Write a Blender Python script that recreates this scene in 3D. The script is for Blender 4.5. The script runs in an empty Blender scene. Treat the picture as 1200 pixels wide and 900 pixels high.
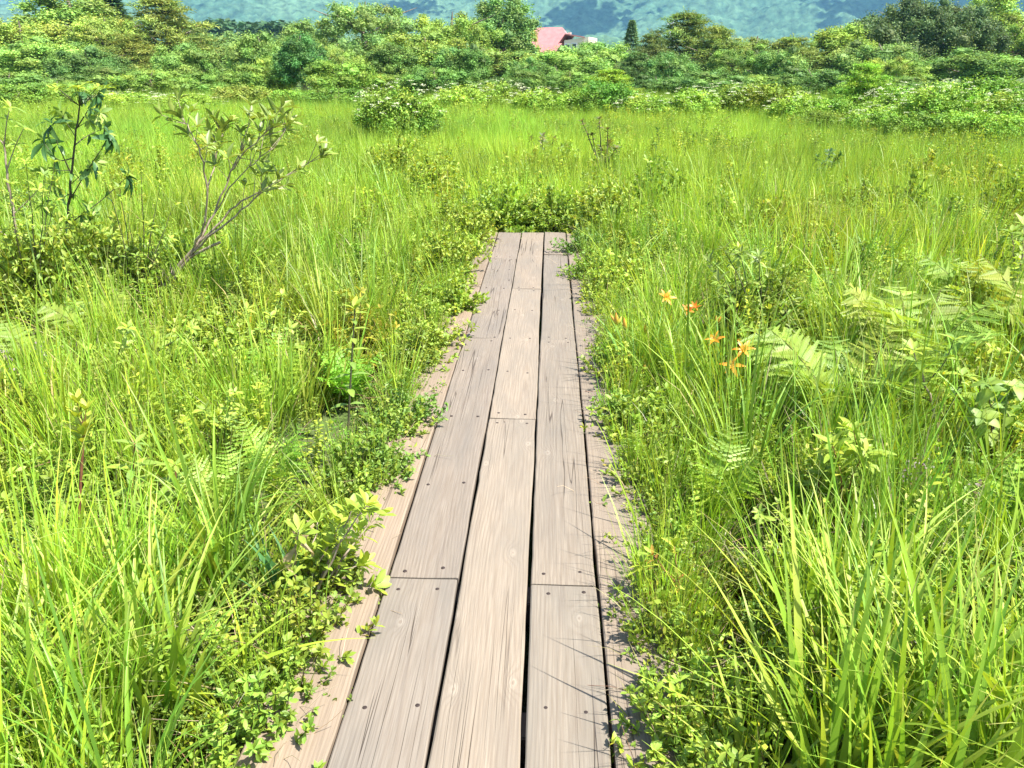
import bpy, math, random
import numpy as np
from mathutils import Matrix, Vector, Euler

PI = math.pi
SC = bpy.context.scene
COL = SC.collection

# ------------------------------------------------------------------ camera
CAM_H = 1.5
PITCH = math.atan(371.0 / 942.0)
YAW = math.atan(46 / 942 * math.cos(PITCH))
cam_data = bpy.data.cameras.new('camera')
cam = bpy.data.objects.new('camera', cam_data)
COL.objects.link(cam)
cam_data.sensor_width = 36.0
cam_data.lens = 942.0 / 1200.0 * 36.0
cam_data.clip_start = 0.05
cam_data.clip_end = 20000
cam.location = (0, 0, CAM_H)
cam.rotation_euler = (PI / 2 - PITCH, 0, YAW)
SC.camera = cam

# ------------------------------------------------------------------ daylight
SUN_EL = math.radians(59)
SUN_AZ = math.atan2(0.92, -0.36)            # clockwise from +Y
world = bpy.data.worlds.new('World')
SC.world = world
world.use_nodes = True
wn = world.node_tree.nodes
sky = wn.new('ShaderNodeTexSky')
sky.sky_type = 'NISHITA'
sky.sun_disc = False
sky.sun_elevation = SUN_EL
sky.sun_rotation = SUN_AZ
bg = wn['Background']
bg.inputs['Strength'].default_value = 0.11
world.node_tree.links.new(sky.outputs[0], bg.inputs['Color'])
sun_data = bpy.data.lights.new('sun', 'SUN')
sun_data.energy = 5.0
sun_data.angle = math.radians(0.5)
sun_data.color = (1.0, 0.965, 0.90)
sun = bpy.data.objects.new('sun', sun_data)
COL.objects.link(sun)
sdir = Vector((math.cos(SUN_EL) * math.sin(SUN_AZ), math.cos(SUN_EL) * math.cos(SUN_AZ), math.sin(SUN_EL)))
sun.rotation_euler = (-sdir).to_track_quat('-Z', 'Y').to_euler()
sun.location = (6, -3, 30)
SC.view_settings.view_transform = 'Standard'
SC.view_settings.look = 'None'
SC.view_settings.gamma = 1.0
SC.view_settings.exposure = 1.36
SC.cycles.max_bounces = 6
SC.cycles.diffuse_bounces = 2
SC.cycles.glossy_bounces = 2
SC.cycles.transmission_bounces = 4
SC.cycles.transparent_max_bounces = 4
SC.cycles.volume_bounces = 1
SC.cycles.use_denoising = True
SC.cycles.sample_clamp_indirect = 8

# ------------------------------------------------------------------ helpers
GROUND = -0.14
_R = cam.rotation_euler.to_matrix()


def ray(px, py):
    """direction of sight in the 1200 x 900 photograph"""
    return _R @ Vector(((px - 600) / 942.0, -(py - 450) / 942.0, -1.0))


def at_z(px, py, z=GROUND):
    d = ray(px, py)
    t = (z - CAM_H) / d.z
    return Vector((d.x * t, d.y * t, z))


def at_y(px, py, y):
    d = ray(px, py)
    t = y / d.y
    return Vector((d.x * t, y, CAM_H + d.z * t))


def tag(o, label=None, cat=None, group=None, kind=None):
    if label: o['label'] = label
    if cat: o['category'] = cat
    if group: o['group'] = group
    if kind: o['kind'] = kind
    return o


def empty(name, loc=(0, 0, 0), rz=0.0):
    o = bpy.data.objects.new(name, None)
    o.location = loc
    o.rotation_euler = (0, 0, rz)
    o.empty_display_size = 0.1
    COL.objects.link(o)
    return o


def link(name, me, parent=None, mat4=None, color=None):
    o = bpy.data.objects.new(name, me)
    COL.objects.link(o)
    if parent is not None: o.parent = parent
    if mat4 is not None: o.matrix_basis = mat4
    if color is not None: o.color = (*color, 1)
    return o


class Geo:
    """accumulates vertices, quads / triangles and per-vertex colours"""
    def __init__(s):
        s.v, s.f, s.c, s.m, s.n = [], [], [], [], 0

    def add(s, V, F, C, mi=0):
        V = np.asarray(V, float).reshape(-1, 3)
        F = np.asarray(F, int)
        if F.shape[1] == 3:
            F = np.concatenate([F, -np.ones((len(F), 1), int) * (10 ** 9)], 1)
        C = np.asarray(C, float)
        if C.ndim == 1: C = np.tile(C, (len(V), 1))
        F = np.where(F > -10 ** 8, F + s.n, -1)
        s.v.append(V); s.f.append(F); s.c.append(C); s.m.append(np.full(len(F), mi)); s.n += len(V)
        return s

    def mesh(s, name, mats, smooth=True):
        V = np.concatenate(s.v); F = np.concatenate(s.f); C = np.concatenate(s.c); M = np.concatenate(s.m)
        me = bpy.data.meshes.new(name)
        k = np.where(F[:, 3] < 0, 3, 4)
        flat = F.ravel(); flat = flat[flat >= 0]
        me.vertices.add(len(V)); me.vertices.foreach_set('co', V.ravel().astype(np.float32))
        me.loops.add(len(flat)); me.loops.foreach_set('vertex_index', flat.astype(np.int32))
        me.polygons.add(len(F))
        st = np.concatenate([[0], np.cumsum(k)[:-1]])
        me.polygons.foreach_set('loop_start', st.astype(np.int32))
        me.polygons.foreach_set('loop_total', k.astype(np.int32))
        me.polygons.foreach_set('material_index', M.astype(np.int32))
        me.polygons.foreach_set('use_smooth', np.full(len(F), smooth))
        a = me.attributes.new('col', 'FLOAT_COLOR', 'POINT')
        a.data.foreach_set('color', np.concatenate([C, np.ones((len(C), 1))], 1).ravel().astype(np.float32))
        for m in (mats if isinstance(mats, (list, tuple)) else [mats]): me.materials.append(m)
        me.update()
        return me


def unit(a):
    return a / np.maximum(np.linalg.norm(a, axis=-1, keepdims=True), 1e-9)


def jit(rng, base, n, dv=0.18, dh=0.10):
    """n colours around a base colour: value and yellow/blue-green jitter"""
    base = np.array(base)
    v = np.exp(rng.normal(0, dv, (n, 1)))
    h = rng.normal(0, dh, n)
    h = np.maximum(h, -.12); k = np.stack([np.exp(h), np.ones(n), np.exp(-h * .3)], 1)
    return base * v * k


def tube(g, pts, rad, col, sides=5, mi=0):
    pts = np.asarray(pts, float); n = len(pts)
    rad = np.broadcast_to(np.asarray(rad, float), (n,))
    t = unit(np.gradient(pts, axis=0))
    ref = np.array([1.0, 0.1, 0.05]) if abs(t[:, 0]).mean() < 0.8 else np.array([0, 0, 1.0])
    u = unit(np.cross(t, ref)); w = np.cross(t, u)
    a = np.arange(sides) / sides * 2 * PI
    V = pts[:, None] + rad[:, None, None] * (np.cos(a)[None, :, None] * u[:, None] + np.sin(a)[None, :, None] * w[:, None])
    i = np.arange(n - 1)[:, None] * sides; j = np.arange(sides)[None]; j2 = (j + 1) % sides
    F = np.stack([i + j, i + j2, i + sides + j2, i + sides + j], -1).reshape(-1, 4)
    V = V.reshape(-1, 3)
    g.add(V, F, col, mi)
    g.add(np.concatenate([V[-sides:], pts[-1:]]), [[k, (k + 1) % sides, sides] for k in range(sides)], col, mi)


def blades(g, rng, n, R, length, lv, width, lean, curve, segs, base, dv=.2, dh=.12, tipcol=None, fold=False, cx=0, cy=0, phidir=None):
    a = rng.uniform(0, 2 * PI, n); r = R * np.sqrt(rng.uniform(0, 1, n))
    P0 = np.stack([cx + r * np.cos(a), cy + r * np.sin(a), np.zeros(n)], 1)
    d = a + rng.normal(0, .7, n)
    if phidir is not None: d = rng.normal(phidir[0], phidir[1], n)
    L = length * np.exp(rng.normal(0, lv, n))
    lean_ = np.abs(rng.normal(lean, lean * .5, n)) + r / max(R, 1e-6) * lean * .6
    cur = np.abs(rng.normal(curve, curve * .6, n))
    t = np.linspace(0, 1, segs + 1)
    ang = lean_[:, None] + cur[:, None] * t[None] ** 1.8
    ds = (L / segs)[:, None]
    hor = np.concatenate([np.zeros((n, 1)), np.cumsum(np.sin(ang[:, :-1]) * ds, 1)], 1)
    ver = np.concatenate([np.zeros((n, 1)), np.cumsum(np.cos(ang[:, :-1]) * ds, 1)], 1)
    dx, dy = np.cos(d)[:, None], np.sin(d)[:, None]
    P = np.stack([P0[:, :1] + hor * dx, P0[:, 1:2] + hor * dy, ver], -1)
    tw = d + PI / 2 + rng.normal(0, .5, n)
    side = np.stack([np.cos(tw), np.sin(tw), np.zeros(n)], 1)
    W = width * np.exp(rng.normal(0, .25, n))
    prof = np.clip(1 - t ** 2.2, .03, 1) * (0.55 + 0.9 * np.minimum(t * 2, 1) - 0.45 * t)
    hw = (W[:, None] * prof[None] * .5)[..., None]
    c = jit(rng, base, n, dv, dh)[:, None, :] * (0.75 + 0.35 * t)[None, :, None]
    if tipcol is not None:
        k = (np.clip((t - .82) / .18, 0, 1)[None, :, None]) * (rng.uniform(0, 1, n) < .35)[:, None, None]
        c = c * (1 - k) + np.array(tipcol) * k
    if fold:
        V = np.stack([P - side[:, None] * hw, P - np.array([0, 0, 1.0]) * hw * .5 , P + side[:, None] * hw], 2)
        m = 3
    else:
        V = np.stack([P - side[:, None] * hw, P + side[:, None] * hw], 2); m = 2
    C = np.repeat(c[:, :, None], m, 2).reshape(-1, 3)
    i = (np.arange(n)[:, None] * (segs + 1) + np.arange(segs)[None]) * m
    F = []
    for q in range(m - 1):
        F.append(np.stack([i + q, i + q + 1, i + q + m + 1, i + q + m], -1).reshape(-1, 4))
    g.add(V.reshape(-1, 3), np.concatenate(F), C)


def leaf_tpl(L=1.0, W=0.35, segs=4, fold=.25, droop=.3, shape=0.45, point=1.0):
    """leaf along +Y, face up +Z: left edge, midrib, right edge"""
    t = np.linspace(0, 1, segs + 1)
    w = np.sin(PI * t ** (math.log(.5) / math.log(shape))) ** (0.8 * point) * W * .5
    w[0] = W * .03; w[-1] = 0.003
    y = L * np.sin(t * droop + 1e-4) / (droop + 1e-4) if droop > 0 else L * t
    z = -L * (1 - np.cos(t * droop)) / (droop + 1e-4) if droop > 0 else 0 * t
    V = np.stack([np.stack([-w, y, z + w * fold], 1), np.stack([0 * w, y, z], 1), np.stack([w, y, z + w * fold], 1)], 1).reshape(-1, 3)
    F = []
    for i in range(segs):
        for q in (0, 1):
            F.append([i * 3 + q, i * 3 + q + 1, i * 3 + q + 4, i * 3 + q + 3])
    return V, np.array(F)


QUAD = (np.array([[0, 0, 0], [.5, .45, .08], [0, 1, -.04], [-.5, .45, .08]], float), np.array([[0, 1, 2, 3]]))


def frames(dirs, ups, rng=None, roll=0.0):
    """rotation matrices with Y along dirs, Z near ups"""
    y = unit(np.asarray(dirs, float)); z = np.asarray(ups, float)
    x = unit(np.cross(y, z) + 1e-6); z = np.cross(x, y)
    if roll and rng is not None:
        a = rng.normal(0, roll, len(y))[:, None]
        x, z = x * np.cos(a) + z * np.sin(a), z * np.cos(a) - x * np.sin(a)
    return np.stack([x, y, z], -1)


def stamp(g, tpl, pos, Rm, scale, cols, mi=0):
    V, F = tpl
    n = len(pos)
    scale = np.asarray(scale, float)
    if scale.ndim == 1: scale = np.repeat(scale[:, None], 3, 1)
    W = np.einsum('nij,nkj->nki', Rm, V[None] * scale[:, None, :]) + np.asarray(pos)[:, None]
    FF = F[None] + (np.arange(n) * len(V))[:, None, None]
    g.add(W.reshape(-1, 3), FF.reshape(-1, F.shape[1]), np.repeat(np.asarray(cols), len(V), 0), mi)


def rand_dirs(rng, n, zlo=-1, zhi=1):
    z = rng.uniform(zlo, zhi, n); a = rng.uniform(0, 2 * PI, n); r = np.sqrt(1 - z * z)
    return np.stack([r * np.cos(a), r * np.sin(a), z], 1)


def vnoise(x, y, scale, seed):
    """smooth value noise 0..1 of arrays"""
    rs = np.random.RandomState(seed); T = rs.rand(64, 64)
    u = np.asarray(x) / scale + 1000.3; v = np.asarray(y) / scale + 1000.7
    i = np.floor(u).astype(int); j = np.floor(v).astype(int)
    fu = u - i; fv = v - j; fu = fu * fu * (3 - 2 * fu); fv = fv * fv * (3 - 2 * fv)
    a = T[i % 64, j % 64]; b = T[(i + 1) % 64, j % 64]; c = T[i % 64, (j + 1) % 64]; d = T[(i + 1) % 64, (j + 1) % 64]
    return (a * (1 - fu) + b * fu) * (1 - fv) + (c * (1 - fu) + d * fu) * fv


# ------------------------------------------------------------------ materials
def nodes_of(name):
    m = bpy.data.materials.new(name); m.use_nodes = True
    nt = m.node_tree; nt.nodes.clear()
    return m, nt, nt.nodes, nt.links


def foliage(name, inst=False, trans=.38, gloss=.06, rough=.45, tmul=(1.25, 1.15, .6)):
    m, nt, N, L = nodes_of(name)
    out = N.new('ShaderNodeOutputMaterial')
    at = N.new('ShaderNodeAttribute'); at.attribute_name = 'col'
    mul = N.new('ShaderNodeMix'); mul.data_type = 'RGBA'; mul.blend_type = 'MULTIPLY'; mul.inputs[0].default_value = 1
    L.new(at.outputs['Color'], mul.inputs[6])
    if inst:
        ai = N.new('ShaderNodeAttribute'); ai.attribute_type = 'INSTANCER'; ai.attribute_name = 'itint'
        L.new(ai.outputs['Color'], mul.inputs[7])
    else:
        oi = N.new('ShaderNodeObjectInfo'); L.new(oi.outputs['Color'], mul.inputs[7])
    base = mul.outputs[2]
    tm = N.new('ShaderNodeMix'); tm.data_type = 'RGBA'; tm.blend_type = 'MULTIPLY'; tm.inputs[0].default_value = 1
    L.new(base, tm.inputs[6]); tm.inputs[7].default_value = (*tmul, 1)
    df = N.new('ShaderNodeBsdfDiffuse'); tr = N.new('ShaderNodeBsdfTranslucent'); gl = N.new('ShaderNodeBsdfGlossy')
    gl.inputs['Roughness'].default_value = rough; gl.inputs['Color'].default_value = (1, 1, 1, 1)
    L.new(base, df.inputs['Color']); L.new(tm.outputs[2], tr.inputs['Color'])
    a = N.new('ShaderNodeMixShader'); a.inputs[0].default_value = trans
    L.new(df.outputs[0], a.inputs[1]); L.new(tr.outputs[0], a.inputs[2])
    b = N.new('ShaderNodeMixShader'); b.inputs[0].default_value = gloss
    L.new(a.outputs[0], b.inputs[1]); L.new(gl.outputs[0], b.inputs[2])
    L.new(b.outputs[0], out.inputs['Surface'])
    return m


M_LEAF = foliage('leaf', gloss=.03, rough=.55)
M_GLOSSY = foliage('glossy_leaf', gloss=.03, rough=.45, trans=.3)
M_PETAL = foliage('petal', trans=.4, gloss=.03, tmul=(1.1, .8, .5))
M_INST = foliage('meadow_leaf', inst=True, gloss=.025, rough=.55)
M_GRASS = foliage('meadow_grass', inst=True, gloss=.03, rough=.5, trans=.38)
M_DRY = foliage('dry_stalk', inst=True, gloss=.02, trans=.15, tmul=(1.1, 1, .8))
M_BLOSSOM = foliage('cream_blossom', trans=.25, gloss=0, tmul=(1, 1, .8))
M_CROWN = foliage('tree_foliage', gloss=.02, rough=.6, trans=.2)


def bark(name, c1, c2, scale=12, stretch=(1, 1, .2)):
    m, nt, N, L = nodes_of(name)
    out = N.new('ShaderNodeOutputMaterial'); p = N.new('ShaderNodeBsdfPrincipled')
    tc = N.new('ShaderNodeTexCoord'); mp = N.new('ShaderNodeMapping'); mp.inputs['Scale'].default_value = stretch
    no = N.new('ShaderNodeTexNoise'); no.inputs['Scale'].default_value = scale; no.inputs['Detail'].default_value = 4
    cr = N.new('ShaderNodeValToRGB'); cr.color_ramp.elements[0].position = .35; cr.color_ramp.elements[1].position = .68
    cr.color_ramp.elements[0].color = (*c1, 1); cr.color_ramp.elements[1].color = (*c2, 1)
    bp = N.new('ShaderNodeBump'); bp.inputs['Strength'].default_value = .5; bp.inputs['Distance'].default_value = .004
    L.new(tc.outputs['Object'], mp.inputs[0]); L.new(mp.outputs[0], no.inputs['Vector']); L.new(no.outputs['Fac'], cr.inputs[0])
    L.new(cr.outputs[0], p.inputs['Base Color']); L.new(no.outputs['Fac'], bp.inputs['Height']); L.new(bp.outputs[0], p.inputs['Normal'])
    p.inputs['Roughness'].default_value = .8
    L.new(p.outputs[0], out.inputs['Surface'])
    return m


M_BARK = bark('grey_bark', (.10, .07, .05), (.30, .24, .18))
M_TWIG = bark('pale_twig_bark', (.16, .11, .07), (.42, .34, .25), 60)
M_DTWIG = bark('dark_stem_bark', (.03, .035, .015), (.10, .085, .04), 60)
M_RED = bark('reddish_stem', (.12, .04, .02), (.30, .12, .05), 60)


def wood_material():
    m, nt, N, L = nodes_of('weathered_plank_wood')

    def math_(op, a=None, b=None, c=None, clamp=False):
        n = N.new('ShaderNodeMath'); n.operation = op; n.use_clamp = clamp
        for i, v in enumerate((a, b, c)):
            if v is None: continue
            if isinstance(v, (int, float)): n.inputs[i].default_value = v
            else: L.new(v, n.inputs[i])
        return n.outputs[0]

    def noise(vec, scale, detail=2, rough=.5, dist=0):
        n = N.new('ShaderNodeTexNoise'); n.inputs['Scale'].default_value = scale; n.inputs['Detail'].default_value = detail
        n.inputs['Roughness'].default_value = rough; n.inputs['Distortion'].default_value = dist
        L.new(vec, n.inputs['Vector']); return n.outputs['Fac']

    def mapping(vec, sc, loc=None):
        n = N.new('ShaderNodeMapping'); n.inputs['Scale'].default_value = sc
        if loc is not None: n.inputs['Location'].default_value = loc
        L.new(vec, n.inputs[0]); return n.outputs[0]

    def ramp(fac, a, b, lo=0., hi=1.):
        n = N.new('ShaderNodeMapRange'); n.inputs[1].default_value = a; n.inputs[2].default_value = b
        n.inputs[3].default_value = lo; n.inputs[4].default_value = hi; L.new(fac, n.inputs[0]); return n.outputs[0]

    out = N.new('ShaderNodeOutputMaterial'); p = N.new('ShaderNodeBsdfPrincipled')
    tc = N.new('ShaderNodeTexCoord'); oi = N.new('ShaderNodeObjectInfo')
    off = N.new('ShaderNodeCombineXYZ')
    L.new(math_('MULTIPLY', oi.outputs['Random'], 37.0), off.inputs[0])
    L.new(math_('MULTIPLY', oi.outputs['Random'], 91.0), off.inputs[1])
    L.new(math_('MULTIPLY', oi.outputs['Random'], 53.0), off.inputs[2])
    add = N.new('ShaderNodeVectorMath'); add.operation = 'ADD'
    L.new(tc.outputs['Object'], add.inputs[0]); L.new(off.outputs[0], add.inputs[1])
    P = add.outputs[0]
    # knots: sparse cells, stretched along the plank
    vo = N.new('ShaderNodeTexVoronoi'); vo.voronoi_dimensions = '2D'; vo.inputs['Scale'].default_value = 1.0
    vo.inputs['Randomness'].default_value = .9
    L.new(mapping(P, (6.2, 3.0, 1)), vo.inputs['Vector'])
    kd = math_('ADD', vo.outputs['Distance'], math_('MULTIPLY_ADD', noise(mapping(P, (60, 30, 60)), 1.0, 2), .04, -.02))                                   # ~0 at the knot's heart
    pick = N.new('ShaderNodeSeparateColor'); L.new(vo.outputs['Color'], pick.inputs[0])
    has = ramp(pick.outputs[0], .62, .64)
    infl = math_('MULTIPLY', ramp(kd, .0, .30, 1, 0), has)
    # growth rings of a flat-sawn board: distance from a wandering pith line
    sp = N.new('ShaderNodeSeparateXYZ'); L.new(tc.outputs['Object'], sp.inputs[0])
    w1 = noise(mapping(P, (.6, .55, .6)), 1.0, 2)
    w2 = noise(mapping(P, (5, 1.3, 5)), 1.0, 3)
    xx = math_('ADD', math_('ADD', sp.outputs[0], math_('MULTIPLY_ADD', oi.outputs['Random'], .10, -.05)), math_('MULTIPLY_ADD', w1, .10, -.05))
    depth = math_('MULTIPLY_ADD', w2, .055, .0)
    depth2 = math_('ADD', depth, math_('MULTIPLY', math_('ADD', sp.outputs[1], 2.0), .012))
    rr = math_('SQRT', math_('ADD', math_('MULTIPLY', xx, xx), math_('MULTIPLY', depth2, depth2)))
    rr = math_('ADD', rr, math_('MULTIPLY', math_('MULTIPLY', infl, infl), .035))
    rings = math_('SINE', math_('MULTIPLY', rr, 620.0))
    rings = ramp(rings, -.4, 1.0)
    fine = noise(mapping(P, (260, 6, 260)), 1.0, 3, .6)
    fine2 = noise(mapping(P, (90, 2.2, 90)), 1.0, 3, .6)
    blotch = noise(mapping(P, (7, 1.6, 7)), 1.0, 4, .6)
    # drying cracks along the grain
    crk = noise(mapping(P, (30, .55, 30)), 1.0, 1.5, .5, .25)
    crk = math_('ABSOLUTE', math_('SUBTRACT', crk, .5))
    crk = ramp(crk, .0, .012, 1, 0)
    crkm = ramp(noise(mapping(P, (8, .8, 8), (3, 9, 1)), 1.0, 2), .54, .62)
    crack = math_('MULTIPLY', crk, crkm)
    # colours
    def mix(fac, a, b, blend='MIX'):
        n = N.new('ShaderNodeMix'); n.data_type = 'RGBA'; n.blend_type = blend
        for s, v in ((0, fac), (6, a), (7, b)):
            if isinstance(v, (int, float)): n.inputs[s].default_value = v
            elif isinstance(v, tuple): n.inputs[s].default_value = (*v, 1)
            else: L.new(v, n.inputs[s])
        return n.outputs[2]
    c = mix(ramp(fine, .3, .75), (.20, .168, .135), (.30, .258, .212))
    c = mix(math_('MULTIPLY', rings, .30), c, (.19, .148, .112))
    c = mix(ramp(blotch, .42, .68, 0, .7), c, (.185, .166, .143))
    c = mix(ramp(fine2, .56, .76, 0, .45), c, (.13, .10, .082))
    pink = ramp(oi.outputs['Random'], .0, 1., 0, .5)
    c = mix(pink, c, mix(1.0, c, (1.05, .93, .86), 'MULTIPLY'))
    knot_ring = math_('MULTIPLY', ramp(kd, .03, .085, 1, 0), has)
    knot_core = math_('MULTIPLY', ramp(kd, .012, .035, 1, 0), has)
    c = mix(math_('MULTIPLY', knot_ring, .42), c, (.36, .32, .27))
    c = mix(math_('MULTIPLY', knot_core, .6), c, (.17, .13, .10))
    c = mix(math_('MULTIPLY', crack, .85), c, (.05, .035, .028))
    c = mix(1.0, c, oi.outputs['Color'], 'MULTIPLY')
    L.new(c, p.inputs['Base Color'])
    p.inputs['Roughness'].default_value = .78
    p.inputs['Specular IOR Level'].default_value = .25
    h = math_('ADD', math_('MULTIPLY', fine, .35), math_('MULTIPLY', rings, .25))
    h = math_('ADD', h, math_('MULTIPLY', fine2, .4))
    h = math_('SUBTRACT', h, math_('MULTIPLY', crack, 2.0))
    h = math_('ADD', h, math_('MULTIPLY', knot_ring, .6))
    bp = N.new('ShaderNodeBump'); bp.inputs['Strength'].default_value = .6; bp.inputs['Distance'].default_value = .0022
    L.new(h, bp.inputs['Height']); L.new(bp.outputs[0], p.inputs['Normal'])
    L.new(p.outputs[0], out.inputs['Surface'])
    return m


M_WOOD = wood_material()


def plain(name, col, rough=.6, metal=0., noise_amt=.15, scale=8):
    m, nt, N, L = nodes_of(name)
    out = N.new('ShaderNodeOutputMaterial'); p = N.new('ShaderNodeBsdfPrincipled')
    tc = N.new('ShaderNodeTexCoord'); no = N.new('ShaderNodeTexNoise'); no.inputs['Scale'].default_value = scale; no.inputs['Detail'].default_value = 5
    mr = N.new('ShaderNodeMapRange'); mr.inputs[3].default_value = 1 - noise_amt; mr.inputs[4].default_value = 1 + noise_amt
    mx = N.new('ShaderNodeMix'); mx.data_type = 'RGBA'; mx.blend_type = 'MULTIPLY'; mx.inputs[0].default_value = 1; mx.inputs[6].default_value = (*col, 1)
    L.new(tc.outputs['Object'], no.inputs['Vector']); L.new(no.outputs['Fac'], mr.inputs[0]); L.new(mr.outputs[0], mx.inputs[7])
    L.new(mx.outputs[2], p.inputs['Base Color']); p.inputs['Roughness'].default_value = rough; p.inputs['Metallic'].default_value = metal
    L.new(p.outputs[0], out.inputs['Surface'])
    return m


M_NAIL = plain('rusted_nail', (.045, .03, .025), .7, .4)
M_ROOF = plain('pink_roof', (.52, .19, .18), .7, 0, .35, 1.6)
M_WALL = plain('cream_render', (.72, .60, .48), .8)
M_GLASSY = plain('dark_window_glass', (.05, .06, .07), .15)
M_WHITE = plain('pale_painted_steel', (.75, .75, .74), .5)
M_CONC = plain('pale_cut_timber', (.55, .50, .40), .8, 0, .2, 20)
M_STOCK = plain('dark_timber', (.16, .12, .09), .85, 0, .3, 10)  # dark brown wood of the crossbeams


def ground_material():
    m, nt, N, L = nodes_of('meadow_soil')
    out = N.new('ShaderNodeOutputMaterial'); p = N.new('ShaderNodeBsdfPrincipled')
    tc = N.new('ShaderNodeTexCoord')
    n1 = N.new('ShaderNodeTexNoise'); n1.inputs['Scale'].default_value = 9; n1.inputs['Detail'].default_value = 8; n1.inputs['Roughness'].default_value = .7
    n2 = N.new('ShaderNodeTexNoise'); n2.inputs['Scale'].default_value = .35; n2.inputs['Detail'].default_value = 5
    L.new(tc.outputs['Object'], n1.inputs['Vector']); L.new(tc.outputs['Object'], n2.inputs['Vector'])
    r1 = N.new('ShaderNodeValToRGB'); e = r1.color_ramp.elements
    e[0].position = .35; e[0].color = (.035, .04, .012, 1); e[1].position = .7; e[1].color = (.10, .12, .025, 1)
    el = r1.color_ramp.elements.new(.55); el.color = (.07, .065, .03, 1)
    mx = N.new('ShaderNodeMix'); mx.data_type = 'RGBA'; mx.inputs[7].default_value = (.10, .19, .02, 1)
    mr = N.new('ShaderNodeMapRange'); mr.inputs[1].default_value = .4; mr.inputs[2].default_value = .6
    L.new(n1.outputs['Fac'], r1.inputs[0]); L.new(n2.outputs['Fac'], mr.inputs[0]); L.new(mr.outputs[0], mx.inputs[0]); L.new(r1.outputs[0], mx.inputs[6])
    bp = N.new('ShaderNodeBump'); bp.inputs['Strength'].default_value = .8; bp.inputs['Distance'].default_value = .03
    L.new(n1.outputs['Fac'], bp.inputs['Height']); L.new(bp.outputs[0], p.inputs['Normal'])
    L.new(mx.outputs[2], p.inputs['Base Color']); p.inputs['Roughness'].default_value = .9
    L.new(p.outputs[0], out.inputs['Surface'])
    return m


def hills_material():
    m, nt, N, L = nodes_of('forested_hillside')
    out = N.new('ShaderNodeOutputMaterial'); p = N.new('ShaderNodeBsdfDiffuse')
    at = N.new('ShaderNodeAttribute'); at.attribute_name = 'col'
    tc = N.new('ShaderNodeTexCoord')
    n1 = N.new('ShaderNodeTexNoise'); n1.inputs['Scale'].default_value = .06; n1.inputs['Detail'].default_value = 6; n1.inputs['Roughness'].default_value = .7
    L.new(tc.outputs['Object'], n1.inputs['Vector'])
    mr = N.new('ShaderNodeMapRange'); mr.inputs[1].default_value = .3; mr.inputs[2].default_value = .7; mr.inputs[3].default_value = .35; mr.inputs[4].default_value = 1.8
    L.new(n1.outputs['Fac'], mr.inputs[0])
    mx = N.new('ShaderNodeMix'); mx.data_type = 'RGBA'; mx.blend_type = 'MULTIPLY'; mx.inputs[0].default_value = 1
    L.new(at.outputs['Color'], mx.inputs[6]); L.new(mr.outputs[0], mx.inputs[7])
    L.new(mx.outputs[2], p.inputs['Color']); L.new(p.outputs[0], out.inputs['Surface'])
    return m


# ------------------------------------------------------------------ ground and hills
def build_ground():
    n = 140
    u = np.linspace(-1, 1, n)
    ax = np.sign(u) * (np.abs(u) ** 3.2) * 4200
    X, Y = np.meshgrid(ax, ax + 300, indexing='ij')
    Z = GROUND - .02 + (vnoise(X, Y, 1.1, 3) - .5) * .07 * (np.abs(X + .15) > .9)
    V = np.stack([X, Y, Z], -1).reshape(-1, 3)
    i = np.arange(n - 1)[:, None] * n + np.arange(n - 1)[None]
    F = np.stack([i, i + n, i + n + 1, i + 1], -1).reshape(-1, 4)
    me = Geo().add(V, F, (1, 1, 1)).mesh('ground', ground_material())
    tag(link('ground', me), 'dark soil under the meadow plants', kind='structure')


def hill_height(X, Y):
    def ridge(x0, y0, sx, sy, h):
        return h * np.exp(-((X - x0) / sx) ** 2 - ((Y - y0) / sy) ** 2)
    Z = np.zeros_like(X)
    # long low foothills, then a middle range with spurs, then the high back range
    foot = 42 * np.exp(-((Y - 1150 - 60 * np.sin(X / 260)) / 190) ** 2) * (.55 + .6 * vnoise(X, Y * .3, 330, 5))
    mid = 165 * np.exp(-((Y - 1950 - 120 * np.sin(X / 420 + 1)) / 330) ** 2) * (.45 + .8 * vnoise(X, Y * .4, 420, 8))
    back = 470 * (1 / (1 + np.exp(-(Y - 2700 - 150 * np.sin(X / 700)) / 190))) * (.78 + .35 * vnoise(X, Y * .3, 620, 12))
    Z = np.maximum(np.maximum(foot, mid), back) + .25 * (foot + mid)
    Z = np.maximum(Z, ridge(690, 1480, 190, 260, 78))
    # gullies
    g = np.abs(vnoise(X + .25 * Y, Y, 170, 21) - .5) * 2
    Z = Z * (.82 + .30 * g)
    g = np.abs(vnoise(X - .3 * Y, Y, 70, 23) - .5) * 2
    Z = Z * (.94 + .10 * g)
    Z *= 1 / (1 + np.exp(-(Y - 930) / 35))
    return Z


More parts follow.
